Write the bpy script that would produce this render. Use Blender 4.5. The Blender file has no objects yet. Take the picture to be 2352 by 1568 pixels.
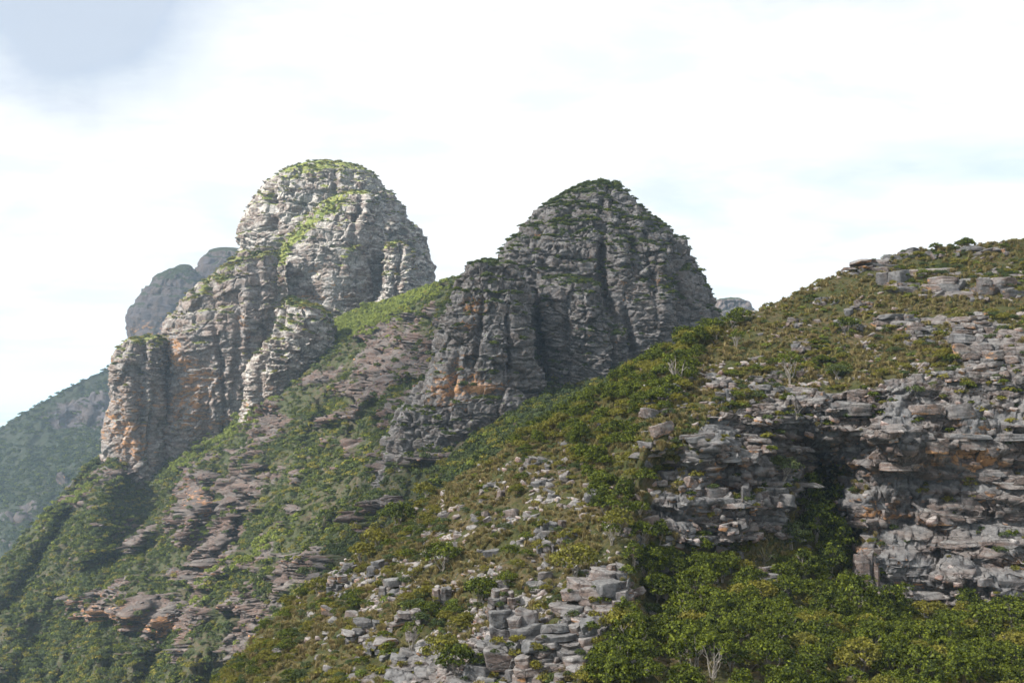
import bpy, math, random, time
import numpy as np
from mathutils import Vector, Matrix, Euler

T0 = time.time()
RNG = np.random.default_rng(7)
random.seed(7)
S = bpy.context.scene
COL = S.collection

# ---------------------------------------------------------------- camera
F = 2287.0                      # focal length in units of a 2352 px wide picture
PITCH = math.atan((895 - 784) / F)
cd = bpy.data.cameras.new('camera')
cd.sensor_width = 36.0
cd.lens = F / 2352 * 36.0
cd.clip_start = 0.5
cd.clip_end = 150000
cam = bpy.data.objects.new('camera', cd)
COL.objects.link(cam)
cam.location = (0, 0, 0)
cam.rotation_euler = (math.pi / 2 + PITCH, 0, 0)
S.camera = cam

# ---------------------------------------------------------------- light
SUN_DIR = Vector((-0.92, -0.39, 0)).normalized()      # horizontal direction towards the sun
SUN_EL = math.radians(38)
sun_vec = Vector((SUN_DIR.x * math.cos(SUN_EL), SUN_DIR.y * math.cos(SUN_EL), math.sin(SUN_EL)))
sd = bpy.data.lights.new('sun', 'SUN')
sd.energy = 5.0
sd.angle = math.radians(0.9)
sd.color = (1.0, 0.93, 0.83)
so = bpy.data.objects.new('sun', sd)
COL.objects.link(so)
so.rotation_euler = sun_vec.to_track_quat('Z', 'Y').to_euler()

S.view_settings.view_transform = 'Standard'
S.view_settings.look = 'None'
S.view_settings.exposure = 1.4
S.view_settings.gamma = 1.0
S.view_settings.use_curve_mapping = False
S.cycles.max_bounces = 5
S.cycles.diffuse_bounces = 3
S.cycles.transparent_max_bounces = 8
S.cycles.volume_bounces = 2
S.cycles.use_denoising = True
S.cycles.use_adaptive_sampling = True
S.cycles.adaptive_threshold = 0.02


def pix(u, v, D):
    """world point(s) seen at picture position u, v at forward distance D"""
    u = np.asarray(u, float); v = np.asarray(v, float); D = np.asarray(D, float)
    xc = (u - 1176) / F; yc = -(v - 784) / F
    cp, sp = math.cos(PITCH), math.sin(PITCH)
    dy = cp - sp * yc
    dz = sp + cp * yc
    k = D / dy
    return np.stack(np.broadcast_arrays(xc * k, D, dz * k), -1)


def proj(P):
    cp, sp = math.cos(PITCH), math.sin(PITCH)
    d = P[..., 1] * cp + P[..., 2] * sp
    up = -P[..., 1] * sp + P[..., 2] * cp
    return 1176 + F * P[..., 0] / d, 784 - F * up / d


# world ---------------------------------------------------------------------------------
class NT:
    def __init__(s, nt):
        s.nt = nt; s.n = nt.nodes; s.l = nt.links

    def add(s, t, **kw):
        n = s.n.new(t)
        for k, v in kw.items():
            setattr(n, k, v)
        return n

    def put(s, sock, v):
        if isinstance(v, bpy.types.NodeSocket):
            s.l.new(v, sock)
        elif v is not None:
            if hasattr(sock.default_value, '__len__'):
                if isinstance(v, (int, float)):
                    v = (v,) * 3
                if len(sock.default_value) == 4 and len(v) == 3:
                    v = (*v, 1)
            sock.default_value = v

    def math(s, op, a, b=None, c=None, clamp=False):
        n = s.add('ShaderNodeMath', operation=op, use_clamp=clamp)
        s.put(n.inputs[0], a); s.put(n.inputs[1], b)
        if c is not None: s.put(n.inputs[2], c)
        return n.outputs[0]

    def mix(s, f, a, b, blend='MIX'):
        n = s.add('ShaderNodeMix', data_type='RGBA', blend_type=blend)
        s.put(n.inputs[0], f); s.put(n.inputs[6], a); s.put(n.inputs[7], b)
        return n.outputs[2]

    def ramp(s, x, a, b):
        n = s.add('ShaderNodeMapRange', interpolation_type='SMOOTHSTEP')
        s.put(n.inputs[0], x); n.inputs[1].default_value = a; n.inputs[2].default_value = b
        return n.outputs[0]

    def mapping(s, vec, scale=(1, 1, 1), loc=(0, 0, 0), rot=(0, 0, 0)):
        n = s.add('ShaderNodeMapping')
        s.put(n.inputs[0], vec)
        n.inputs['Scale'].default_value = scale; n.inputs['Location'].default_value = loc
        n.inputs['Rotation'].default_value = rot
        return n.outputs[0]

    def noise(s, vec, scale, detail=3, rough=0.55, dist=0.0, col=False):
        n = s.add('ShaderNodeTexNoise')
        if vec is not None: s.l.new(vec, n.inputs['Vector'])
        n.inputs['Scale'].default_value = scale; n.inputs['Detail'].default_value = detail
        n.inputs['Roughness'].default_value = rough; n.inputs['Distortion'].default_value = dist
        return n.outputs['Color' if col else 'Fac']

    def voro(s, vec, scale, feature='F1', out='Distance', rand=1.0):
        n = s.add('ShaderNodeTexVoronoi', feature=feature)
        s.l.new(vec, n.inputs['Vector'])
        n.inputs['Scale'].default_value = scale; n.inputs['Randomness'].default_value = rand
        return n.outputs[out]


w = bpy.data.worlds.new('World'); S.world = w; w.use_nodes = True
W = NT(w.node_tree); W.n.clear()
out = W.add('ShaderNodeOutputWorld')
sky = W.add('ShaderNodeTexSky', sky_type='NISHITA')
sky.sun_disc = False
sky.sun_elevation = SUN_EL
sky.sun_rotation = math.atan2(SUN_DIR.x, SUN_DIR.y)
sky.altitude = 900; sky.air_density = 1.0; sky.dust_density = 1.5
bg1 = W.add('ShaderNodeBackground'); W.put(bg1.inputs[0], sky.outputs[0]); bg1.inputs[1].default_value = 0.07
tc = W.add('ShaderNodeTexCoord').outputs['Generated']
# cloud layer: direction mapped to a plane overhead, so that the bands flatten towards the horizon
sep = W.add('ShaderNodeSeparateXYZ'); W.put(sep.inputs[0], tc)
zz = W.math('MAXIMUM', W.math('ADD', sep.outputs[2], 0.16), 0.06)
cx = W.math('DIVIDE', sep.outputs[0], zz); cy = W.math('DIVIDE', sep.outputs[1], zz)
cmb = W.add('ShaderNodeCombineXYZ'); W.put(cmb.inputs[0], cx); W.put(cmb.inputs[1], cy)
cv = cmb.outputs[0]
n1 = W.noise(W.mapping(cv, (0.9, 1.1, 1), (3.7, 1.9, 0)), 1.0, 6, 0.52, 0.4)
n2 = W.noise(W.mapping(cv, (1.6, 2.2, 1), (8.1, 4.4, 0)), 1.3, 6, 0.6, 0.3)
cover = W.ramp(n1, 0.28, 0.50)                       # 1 = cloud
shade = W.ramp(n2, 0.42, 0.66)                       # greyer cloud bases
# the grey-blue cloud in the upper corner
pd = Vector(pix(190, 10, 1.0)).normalized()
vm = W.add('ShaderNodeVectorMath', operation='DISTANCE')
W.put(vm.inputs[0], tc); vm.inputs[1].default_value = pd
wob = W.math('ADD', vm.outputs['Value'], W.math('MULTIPLY', W.math('SUBTRACT', n2, 0.5), 0.16))
wob = W.math('ADD', wob, W.math('MULTIPLY', W.math('SUBTRACT', W.noise(tc, 9.0, 5, 0.55), 0.5), 0.10))
dark = W.ramp(wob, 0.138, 0.045)
ccol = W.mix(W.math('MULTIPLY', shade, 0.6), (0.43, 0.432, 0.435), (0.315, 0.345, 0.372))
ccol = W.mix(W.math('MULTIPLY', dark, 0.85), ccol, (0.205, 0.240, 0.295))
bg2 = W.add('ShaderNodeBackground'); W.put(bg2.inputs[0], ccol); bg2.inputs[1].default_value = 1.0
fac = W.math('MAXIMUM', W.math('ADD', W.math('MULTIPLY', cover, 0.5), 0.5), dark)
ms = W.add('ShaderNodeMixShader'); W.put(ms.inputs[0], fac)
W.l.new(bg1.outputs[0], ms.inputs[1]); W.l.new(bg2.outputs[0], ms.inputs[2])
W.l.new(ms.outputs[0], out.inputs[0])


# ---------------------------------------------------------------- noise in numpy
def _h(ix, iy, iz, seed):
    h = (ix.astype(np.int64) * 374761393 + iy.astype(np.int64) * 668265263 + iz.astype(np.int64) * 2147483647 + seed * 1274126177) & 0xFFFFFFFF
    h = ((h ^ (h >> 13)) * 1274126177) & 0xFFFFFFFF
    h = ((h ^ (h >> 16)) * 2246822519) & 0xFFFFFFFF
    return (h ^ (h >> 15))


def _hf(ix, iy, iz, seed):
    return (_h(ix, iy, iz, seed) & 0xFFFFFF).astype(np.float32) / 16777216.0


def vnoise(x, y, z, seed=0):
    x0 = np.floor(x); y0 = np.floor(y); z0 = np.floor(z)
    fx = x - x0; fy = y - y0; fz = z - z0
    fx = fx * fx * (3 - 2 * fx); fy = fy * fy * (3 - 2 * fy); fz = fz * fz * (3 - 2 * fz)
    x0 = x0.astype(np.int64); y0 = y0.astype(np.int64); z0 = z0.astype(np.int64)
    r = 0
    for dx in (0, 1):
        wx = fx if dx else 1 - fx
        for dy in (0, 1):
            wy = fy if dy else 1 - fy
            for dz in (0, 1):
                wz = fz if dz else 1 - fz
                r = r + wx * wy * wz * _hf(x0 + dx, y0 + dy, z0 + dz, seed)
    return r


def fbm(x, y, z, seed=0, oct=4, gain=0.5):
    a = 1.0; t = 0.0; r = 0.0; f = 1.0
    for k in range(oct):
        r = r + a * vnoise(x * f + 17.3 * k, y * f - 9.1 * k, z * f + 3.7 * k, seed + k)
        t += a; a *= gain; f *= 2.03
    return r / t


def worley(x, y, z, seed=0, jit=0.8, tilt=False):
    """distance to nearest and second nearest feature point, random value of the nearest cell"""
    bx = np.floor(x - 0.5).astype(np.int64); by = np.floor(y - 0.5).astype(np.int64); bz = np.floor(z - 0.5).astype(np.int64)
    f1 = np.full(x.shape, 9.0, np.float32); f2 = f1.copy(); rid = np.zeros(x.shape, np.float32); til = rid.copy()
    for dx in (0, 1):
        for dy in (0, 1):
            for dz in (0, 1):
                cx_, cy_, cz_ = bx + dx, by + dy, bz + dz
                h = _h(cx_, cy_, cz_, seed)
                px_ = cx_ + 0.5 + ((h & 1023) / 1023.0 - 0.5) * jit
                py_ = cy_ + 0.5 + (((h >> 10) & 1023) / 1023.0 - 0.5) * jit
                pz_ = cz_ + 0.5 + (((h >> 20) & 1023) / 1023.0 - 0.5) * jit
                d = np.sqrt((x - px_) ** 2 + (y - py_) ** 2 + (z - pz_) ** 2).astype(np.float32)
                r = ((h >> 5) & 65535).astype(np.float32) / 65535.0
                near = d < f1
                f2 = np.where(near, f1, np.minimum(f2, d))
                rid = np.where(near, r, rid)
                if tilt:
                    tl = (x - px_) * (((h >> 3) & 255) / 127.5 - 1) + (y - py_) * (((h >> 13) & 255) / 127.5 - 1) + (z - pz_) * (((h >> 19) & 255) / 127.5 - 1)
                    til = np.where(near, tl.astype(np.float32), til)
                f1 = np.where(near, d, f1)
    return (f1, f2, rid, til) if tilt else (f1, f2, rid)


def sst(x, a, b):
    t = np.clip((x - a) / (b - a), 0, 1)
    return t * t * (3 - 2 * t)


def blobs(u, v, lst):
    """sum of soft spots (u, v, su, sv, amount[, angle in degrees])"""
    r = np.zeros(np.shape(u), float)
    for b in lst:
        a = math.radians(b[5]) if len(b) > 5 else 0
        du = u - b[0]; dv = v - b[1]
        p = du * math.cos(a) + dv * math.sin(a); q = -du * math.sin(a) + dv * math.cos(a)
        r = r + b[4] * np.exp(-((p / b[2]) ** 2 + (q / b[3]) ** 2))
    return r


# ---------------------------------------------------------------- mesh helpers
def grid_normals(P, closed=False):
    if closed:
        du = np.roll(P, -1, 0) - np.roll(P, 1, 0)
    else:
        du = np.gradient(P, axis=0)
    dv = np.gradient(P, axis=1)
    n = np.cross(du, dv)
    l = np.linalg.norm(n, axis=-1, keepdims=True); l[l == 0] = 1
    return n / l


def mesh_from(name, co, faces, mats, attrs=None, smooth=True, uvfaces=None):
    me = bpy.data.meshes.new(name)
    co = np.ascontiguousarray(co.reshape(-1, 3), np.float32)
    k = faces.shape[1]
    me.vertices.add(len(co)); me.vertices.foreach_set('co', co.ravel())
    me.loops.add(faces.size); me.loops.foreach_set('vertex_index', faces.ravel().astype(np.int32))
    me.polygons.add(len(faces))
    me.polygons.foreach_set('loop_start', np.arange(0, faces.size, k, dtype=np.int32))
    me.polygons.foreach_set('loop_total', np.full(len(faces), k, np.int32))
    me.polygons.foreach_set('use_smooth', np.full(len(faces), smooth))
    for m in (mats if isinstance(mats, (list, tuple)) else [mats]):
        me.materials.append(m)
    me.update(calc_edges=True)
    for a, val in (attrs or {}).items():
        at = me.attributes.new(a, 'FLOAT', 'POINT')
        at.data.foreach_set('value', np.ascontiguousarray(val, np.float32).ravel())
    me.validate()
    return me


def grid_faces(nu, nv, closed=False, flip=False):
    i = np.arange(nu if closed else nu - 1)[:, None]; j = np.arange(nv - 1)[None, :]
    i2 = (i + 1) % nu
    a = i * nv + j; b = i2 * nv + j; c = i2 * nv + j + 1; d = i * nv + j + 1
    f = np.stack(np.broadcast_arrays(a, b, c, d), -1).reshape(-1, 4)
    return f[:, ::-1] if flip else f


def link(name, me, parent=None, kind=None, label=None, cat=None, group=None, loc=None):
    o = bpy.data.objects.new(name, me); COL.objects.link(o)
    if parent is not None: o.parent = parent
    if kind: o['kind'] = kind
    if label: o['label'] = label
    if cat: o['category'] = cat
    if group: o['group'] = group
    if loc is not None: o.location = loc
    return o


def hermite(x, xs, ys):
    """smooth interpolation of ys (n, ...) over xs without overshoot"""
    xs = np.asarray(xs, float); ys = np.asarray(ys, float)
    h = np.diff(xs); sh = (len(h),) + (1,) * (ys.ndim - 1)
    d = np.diff(ys, axis=0) / h.reshape(sh)
    m = np.zeros_like(ys)
    m[1:-1] = np.where(d[1:] * d[:-1] > 0, 2 * d[1:] * d[:-1] / np.where(d[1:] + d[:-1] == 0, 1, d[1:] + d[:-1]), 0)
    m[0] = d[0]; m[-1] = d[-1]
    k = np.clip(np.searchsorted(xs, x) - 1, 0, len(xs) - 2)
    sh = (len(k),) + (1,) * (ys.ndim - 1)
    t = ((x - xs[k]) / h[k]).reshape(sh); hk = h[k].reshape(sh)
    t2 = t * t; t3 = t2 * t
    return (2 * t3 - 3 * t2 + 1) * ys[k] + (t3 - 2 * t2 + t) * hk * m[k] + (-2 * t3 + 3 * t2) * ys[k + 1] + (t3 - t2) * hk * m[k + 1]


def loft(table, nu, segs, back, sculpt=None, urange=None):
    """sections [(u, [(v, D) ...])] -> world grid (nu, nv, 3) plus u, v; segs = samples per row gap; back = world offsets behind the crest"""
    us = [t[0] for t in table]
    rows = np.array([t[1] for t in table], float)          # (n, K, 2)
    x = np.linspace(us[0], us[-1], nu) if urange is None else urange
    g = hermite(x, us, rows)                                # (nu, K, 2)
    K = rows.shape[1]
    ts = np.concatenate([np.linspace(i, i + 1, s, endpoint=False) for i, s in enumerate(segs)] + [[K - 1]])
    gv = hermite(ts, np.arange(K), np.moveaxis(g, 1, 0))    # (nt, nu, 2)
    v = gv[..., 0].T; D = gv[..., 1].T
    u = np.broadcast_to(x[:, None], v.shape)
    if sculpt is not None:
        D = D + sculpt(u, v)
    P = pix(u, v, D)
    crest = P[:, -1:, :]
    add = []
    steps = 0
    for (dx, dy, dz, n) in back:
        prev = add[-1][:, -1:, :] if add else crest
        tgt = prev + np.array([dx, dy, dz], float)
        t = (np.arange(1, n + 1) / n)[None, :, None]
        add.append(prev + (tgt - prev) * t)
    P = np.concatenate([P] + add, 1)
    uu, vv = proj(P)
    return P, uu, vv


def rings(levels, D, depth=0.8, nth=400, nz=300, expo=2.4, lean=0.0, front=0.72):
    """closed rounded tower from its outline: levels [(v, u_left, u_right)] top to bottom at distance D"""
    L = np.array(levels, float)
    a = pix(L[:, 1], L[:, 0], D); b = pix(L[:, 2], L[:, 0], D)
    cx_ = (a[:, 0] + b[:, 0]) / 2; rx = np.maximum((b[:, 0] - a[:, 0]) / 2, 0.2); z = (a[:, 2] + b[:, 2]) / 2
    # close the top
    z = np.concatenate([[z[0] + 0.12 * rx[0]], z]); cx_ = np.concatenate([[cx_[0]], cx_]); rx = np.concatenate([[0.02], rx])
    s = np.concatenate([[0], np.cumsum(np.hypot(np.diff(z), np.diff(rx)) + 1e-6)])
    t = np.linspace(0, s[-1], nz)
    Z = np.interp(t, s, z); R = hermite(t, s, rx); C = hermite(t, s, cx_)
    R = np.maximum(R, 0.01)
    q = np.linspace(0, 1, nth, endpoint=False)
    # more samples on the side that faces -Y (theta = 3/2 pi)
    th = np.where(q < front, 1.5 * math.pi + (q / front - 0.5) * 1.15 * math.pi,
                  1.5 * math.pi + 0.575 * math.pi + (q - front) / (1 - front) * (2 - 1.15) * math.pi)
    c = np.cos(th); sn = np.sin(th)
    k = (np.abs(c) ** expo + np.abs(sn) ** expo) ** (-1 / expo)
    X = C[None, :] + R[None, :] * (c * k)[:, None]
    Y = D + R[None, :] * depth * (sn * k)[:, None] + lean * (Z - Z[-1])[None, :]
    P = np.stack([X, Y, np.broadcast_to(Z[None, :], X.shape)], -1)
    return P


def terrace(P, h, seed, amount):
    """pull the surface into ledges of bedded rock about h metres high"""
    x, y, z = P[..., 0], P[..., 1], P[..., 2]
    wv = (fbm(x / (14 * h), y / (14 * h), z / (14 * h), seed, 3) - 0.5) * 5 + 0.5 * (fbm(x / (2.5 * h), y / (2.5 * h), z * 0, seed + 5, 2) - 0.5) + 0.03 * x / h
    wv = wv + 0.9 * (vnoise(x * 0, y * 0, z / (2.3 * h), seed + 8) - 0.5)
    t = z / h + wv
    f = t - np.floor(t)
    q = np.floor(t) + sst(f, 0.45, 0.9)
    Q = P.copy()
    Q[..., 2] = z + (q - t) * h * amount
    return Q


def rock_disp(P, s, seed=0, cleft=1.0, rib=1.0, flat=1.0, long=1.0):
    """outward displacement of bedded, jointed rock, in metres; s scales the blocks"""
    x, y, z = P[..., 0], P[..., 1], P[..., 2]
    wx = fbm(x / (14 * s), y / (14 * s), z / (14 * s), seed + 1, 3) - 0.5
    zz_ = z + 4.5 * s * wx + 0.05 * x
    j = (fbm(x / (5 * s), y / (5 * s), z / (3 * s), seed + 2, 3) - 0.5)
    mass = sst(fbm(x / (12 * s), y / (12 * s), z / (10 * s), seed + 20, 3), 0.38, 0.60)      # 1 = thinly bedded, 0 = massive
    # joint-bounded blocks with faces that lean their own way, from large to small
    f1, f2, r0, t0 = worley((x + 4 * s * j) / (7.5 * s), (y + 4 * s * wx) / (7.5 * s), (z + 6 * s * j) / (9 * s), seed + 12, 0.95, True)
    g0 = np.clip((f2 - f1) / 0.07, 0, 1)
    d = rib * (2.0 * s * (r0 - 0.5) + 1.9 * s * t0 + 0.9 * s * (g0 - 1)) + 0.6 * s
    zz_ = zz_ / flat
    f1, f2, r1, t1 = worley((x + 3 * s * j) / (3.9 * s * long), y / (3.9 * s * long), zz_ / (2.3 * s), seed + 3, 0.95, True)
    g1 = np.clip((f2 - f1) / 0.10, 0, 1)
    d = d + (0.6 + 0.5 * mass) * (1.15 * s * (r1 - 0.5) + 1.5 * s * t1 / long + 0.55 * s * (g1 - 1))
    f1, f2, r2, t2 = worley((x + 2 * s * j) / (1.7 * s * long), y / (1.7 * s * long), zz_ / (0.72 * s), seed + 4, 0.95, True)
    g2 = np.clip((f2 - f1) / 0.15, 0, 1)
    d = d + (0.45 + 0.55 * mass) * (0.6 * s * (r2 - 0.5) + 0.5 * s * t2 / long + 0.38 * s * (g2 - 1))
    bed = vnoise(x / (5 * s * long), y / (5 * s * long), zz_ / (0.36 * s), seed + 6)
    d = d + (0.38 + 0.3 * (long > 1)) * s * (bed - 0.5) * (0.4 + 0.6 * mass) + 0.3 * s * j
    big = fbm(x / (16 * s), y / (16 * s), z / (26 * s), seed + 7, 3) - 0.5
    wz = 9 * s * (fbm(x / (20 * s), y / (20 * s), z / (12 * s), seed + 50, 3) - 0.5)
    rid = 1 - np.abs(2 * vnoise((x + wz) / (19 * s), (y + wz) / (19 * s), z / (60 * s), seed + 9) - 1)
    cl = np.clip((rid - 0.90) / 0.10, 0, 1)
    d = d + 4.4 * s * big - cleft * 2.6 * s * cl ** 1.3 * (0.3 + 0.7 * mass)
    groove = 1 - np.minimum(g1, g2)
    return d, groove, r1, r2


# ---------------------------------------------------------------- materials
def new_mat(name):
    m = bpy.data.materials.new(name); m.use_nodes = True
    N = NT(m.node_tree); N.n.clear()
    o = N.add('ShaderNodeOutputMaterial'); b = N.add('ShaderNodeBsdfPrincipled')
    N.l.new(b.outputs[0], o.inputs[0])
    b.inputs['Roughness'].default_value = 0.9
    b.inputs['Specular IOR Level'].default_value = 0.15
    return m, N, b


def rock_nodes(N, vec, s, up, tone, stain, grey=(0.135, 0.134, 0.138), pale=(0.27, 0.265, 0.255), brown=(0.125, 0.092, 0.078), orange=(0.40, 0.165, 0.055), crack=0.75, tops=0.55):
    """rock colour and relief; s = size of the marks in metres"""
    band = N.mapping(vec, (0.25 / s, 0.25 / s, 1.5 / s))
    nb = N.noise(band, 1.0, 5, 0.62, 0.5)
    nl = N.noise(vec, 0.28 / s, 4, 0.6)
    nf = N.noise(vec, 2.6 / s, 5, 0.65)
    c = N.mix(N.ramp(N.math('ADD', nl, N.math('MULTIPLY', tone, 0.35)), 0.50, 0.86), grey, brown)
    c = N.mix(N.math('MULTIPLY', N.ramp(nb, 0.46, 0.70), 0.65), c, pale)
    c = N.mix(N.math('MULTIPLY', N.ramp(up, 0.25, 0.85), tops), c, pale)       # paler upward faces: lichen, and sunlit tops put into the colour
    sp = N.noise(vec, 5.5 / s, 4, 0.7)
    c = N.mix(N.math('MULTIPLY', N.ramp(sp, 0.60, 0.72), 0.6), c, (0.42, 0.41, 0.385))   # lichen spots
    c = N.mix(N.math('MULTIPLY', N.ramp(nf, 0.56, 0.34), 0.55), c, (0.04, 0.038, 0.038)) # black crust
    run = N.noise(N.mapping(vec, (0.8 / s, 0.8 / s, 0.07 / s), (2, 7, 1)), 1.0, 4, 0.6)
    c = N.mix(N.math('MULTIPLY', N.math('MULTIPLY', N.ramp(run, 0.52, 0.66), N.ramp(up, 0.5, 0.1)), 0.6), c, (0.05, 0.047, 0.047))   # water stains down the faces
    st = N.math('ADD', stain, N.math('MULTIPLY', N.math('SUBTRACT', N.noise(N.mapping(vec, (0.6 / s, 0.6 / s, 0.9 / s), (5, 3, 8)), 1.0, 4, 0.65), 0.5), 1.9))
    st = N.math('ADD', st, N.math('MULTIPLY', N.ramp(up, 0.25, -0.45), 0.42))  # sheltered faces keep their rust
    c = N.mix(N.math('MULTIPLY', N.ramp(st, 0.42, 0.80), 0.85), c, N.mix(nf, orange, (0.46, 0.29, 0.15)))
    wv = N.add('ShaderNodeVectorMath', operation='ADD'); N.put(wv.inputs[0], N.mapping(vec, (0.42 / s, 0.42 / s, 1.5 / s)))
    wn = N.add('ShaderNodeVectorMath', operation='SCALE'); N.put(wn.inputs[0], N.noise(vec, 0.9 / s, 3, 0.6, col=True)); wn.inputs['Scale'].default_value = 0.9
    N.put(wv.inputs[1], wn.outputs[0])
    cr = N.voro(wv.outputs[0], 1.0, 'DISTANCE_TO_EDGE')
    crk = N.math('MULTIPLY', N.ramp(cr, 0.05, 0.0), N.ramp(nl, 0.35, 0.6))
    c = N.mix(N.math('MULTIPLY', crk, crack), c, (0.03, 0.027, 0.026))      # joints drawn as dark lines, crevice shade put into the colour
    hgt = N.math('ADD', N.math('MULTIPLY', nb, 0.8), N.math('MULTIPLY', nf, 0.6))
    hgt = N.math('SUBTRACT', hgt, N.math('MULTIPLY', crk, 0.9))
    hgt = N.math('ADD', hgt, N.math('MULTIPLY', N.noise(band, 3.1, 4, 0.6), 0.5))
    return c, hgt


def ground_mat(name, s, veg_cols, bump=0.5, grey=(0.135, 0.134, 0.138), pale=(0.27, 0.265, 0.255), vs=1.0, **rk_):
    m, N, b = new_mat(name)
    geo = N.add('ShaderNodeNewGeometry')
    pos = geo.outputs['Position']
    sep = N.add('ShaderNodeSeparateXYZ'); N.put(sep.inputs[0], geo.outputs['Normal'])
    def at(n):
        a = N.add('ShaderNodeAttribute'); a.attribute_name = n; return a.outputs['Fac']
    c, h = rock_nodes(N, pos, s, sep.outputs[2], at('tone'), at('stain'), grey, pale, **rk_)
    v1 = N.noise(pos, 0.9 / vs, 4, 0.6); v2 = N.noise(pos, 0.13 / vs, 3, 0.5); v3 = N.noise(pos, 3.0 / vs, 3, 0.6)
    g = N.mix(N.ramp(v2, 0.38, 0.62), veg_cols[0], veg_cols[1])
    g = N.mix(N.ramp(v1, 0.42, 0.66), g, veg_cols[2])
    g = N.mix(N.math('MULTIPLY', N.ramp(v3, 0.55, 0.35), 0.6), g, (0.022, 0.028, 0.012))
    vg = N.math('ADD', at('veg'), N.math('MULTIPLY', N.math('SUBTRACT', N.noise(pos, 1.1 / vs, 5, 0.65), 0.5), 0.9))
    vm_ = N.ramp(vg, 0.42, 0.58)
    col = N.mix(vm_, c, g)
    N.put(b.inputs['Base Color'], col)
    bp = N.add('ShaderNodeBump'); bp.inputs['Strength'].default_value = bump; bp.inputs['Distance'].default_value = 0.35 * s
    hv = N.math('MULTIPLY', v3, 1.4)
    hm = N.add('ShaderNodeMix'); N.put(hm.inputs[0], vm_); N.put(hm.inputs[2], h); N.put(hm.inputs[3], hv)
    N.l.new(hm.outputs[0], bp.inputs['Height']); N.l.new(bp.outputs[0], b.inputs['Normal'])
    return m


def stone_mat(name, s=0.6, warm=0.0, **kw):
    m, N, b = new_mat(name)
    tcn = N.add('ShaderNodeTexCoord'); oi = N.add('ShaderNodeObjectInfo'); geo = N.add('ShaderNodeNewGeometry')
    off = N.add('ShaderNodeVectorMath', operation='ADD')
    k = N.add('ShaderNodeVectorMath', operation='SCALE'); N.put(k.inputs[0], oi.outputs['Location']); k.inputs['Scale'].default_value = 1.37
    N.put(off.inputs[0], geo.outputs['Position']); N.put(off.inputs[1], k.outputs[0])
    sep = N.add('ShaderNodeSeparateXYZ'); N.put(sep.inputs[0], geo.outputs['Normal'])
    rnd = oi.outputs['Random']
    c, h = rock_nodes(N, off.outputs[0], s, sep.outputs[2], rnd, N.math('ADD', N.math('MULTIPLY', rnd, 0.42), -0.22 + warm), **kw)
    hs = N.add('ShaderNodeHueSaturation'); N.put(hs.inputs['Color'], c)
    N.put(hs.inputs['Value'], N.math('ADD', N.math('MULTIPLY', rnd, 0.45), 0.78))
    N.put(b.inputs['Base Color'], hs.outputs[0])
    bp = N.add('ShaderNodeBump'); bp.inputs['Strength'].default_value = 0.55; bp.inputs['Distance'].default_value = 0.22 * s
    N.l.new(h, bp.inputs['Height']); N.l.new(bp.outputs[0], b.inputs['Normal'])
    return m


def leaf_mat(name, cols, translucent=0.25, spread=0.35):
    m, N, b = new_mat(name)
    oi = N.add('ShaderNodeObjectInfo'); a = N.add('ShaderNodeAttribute'); a.attribute_name = 'tone'
    c = N.mix(oi.outputs['Random'], cols[0], cols[1])
    c = N.mix(N.math('MULTIPLY', a.outputs['Fac'], 0.55), c, cols[2])
    hs = N.add('ShaderNodeHueSaturation'); N.put(hs.inputs['Color'], c)
    N.put(hs.inputs['Value'], N.math('ADD', N.math('MULTIPLY', a.outputs['Fac'], spread * 2), 1 - spread))
    N.put(b.inputs['Base Color'], hs.outputs[0])
    b.inputs['Roughness'].default_value = 0.65
    tr = N.add('ShaderNodeBsdfTranslucent'); N.put(tr.inputs[0], hs.outputs[0])
    mx = N.add('ShaderNodeMixShader'); mx.inputs[0].default_value = translucent
    N.l.new(b.outputs[0], mx.inputs[1]); N.l.new(tr.outputs[0], mx.inputs[2])
    N.l.new(mx.outputs[0], [n for n in N.n if n.type == 'OUTPUT_MATERIAL'][0].inputs[0])
    return m


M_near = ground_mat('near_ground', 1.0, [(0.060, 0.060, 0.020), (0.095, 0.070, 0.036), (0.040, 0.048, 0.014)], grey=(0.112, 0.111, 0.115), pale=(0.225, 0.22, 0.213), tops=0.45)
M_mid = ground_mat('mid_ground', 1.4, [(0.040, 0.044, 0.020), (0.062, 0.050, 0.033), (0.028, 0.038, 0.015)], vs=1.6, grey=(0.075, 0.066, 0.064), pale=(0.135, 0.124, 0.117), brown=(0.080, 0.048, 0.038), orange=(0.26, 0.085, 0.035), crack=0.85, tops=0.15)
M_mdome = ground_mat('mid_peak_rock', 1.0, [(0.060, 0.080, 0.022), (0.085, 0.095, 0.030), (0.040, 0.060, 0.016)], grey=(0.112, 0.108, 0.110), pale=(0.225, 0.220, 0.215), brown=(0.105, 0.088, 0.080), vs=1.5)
M_ldome = ground_mat('far_peak_rock', 1.9, [(0.15, 0.175, 0.045), (0.19, 0.20, 0.06), (0.09, 0.12, 0.035)], grey=(0.25, 0.242, 0.237), pale=(0.45, 0.435, 0.405), crack=0.4, tops=0.6, vs=3)  # pale tops carry the sun highlights of the left peak in the colour
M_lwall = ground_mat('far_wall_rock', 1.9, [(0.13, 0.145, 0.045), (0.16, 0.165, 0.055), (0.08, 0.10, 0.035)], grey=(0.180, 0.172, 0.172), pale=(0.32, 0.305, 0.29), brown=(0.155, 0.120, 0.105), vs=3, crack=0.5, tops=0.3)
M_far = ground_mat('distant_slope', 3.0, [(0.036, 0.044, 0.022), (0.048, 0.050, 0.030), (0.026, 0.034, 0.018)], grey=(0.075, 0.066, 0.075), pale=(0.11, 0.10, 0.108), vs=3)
M_stone = stone_mat('bedded_stone', 0.7, grey=(0.12, 0.119, 0.122), pale=(0.235, 0.23, 0.222))
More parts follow.
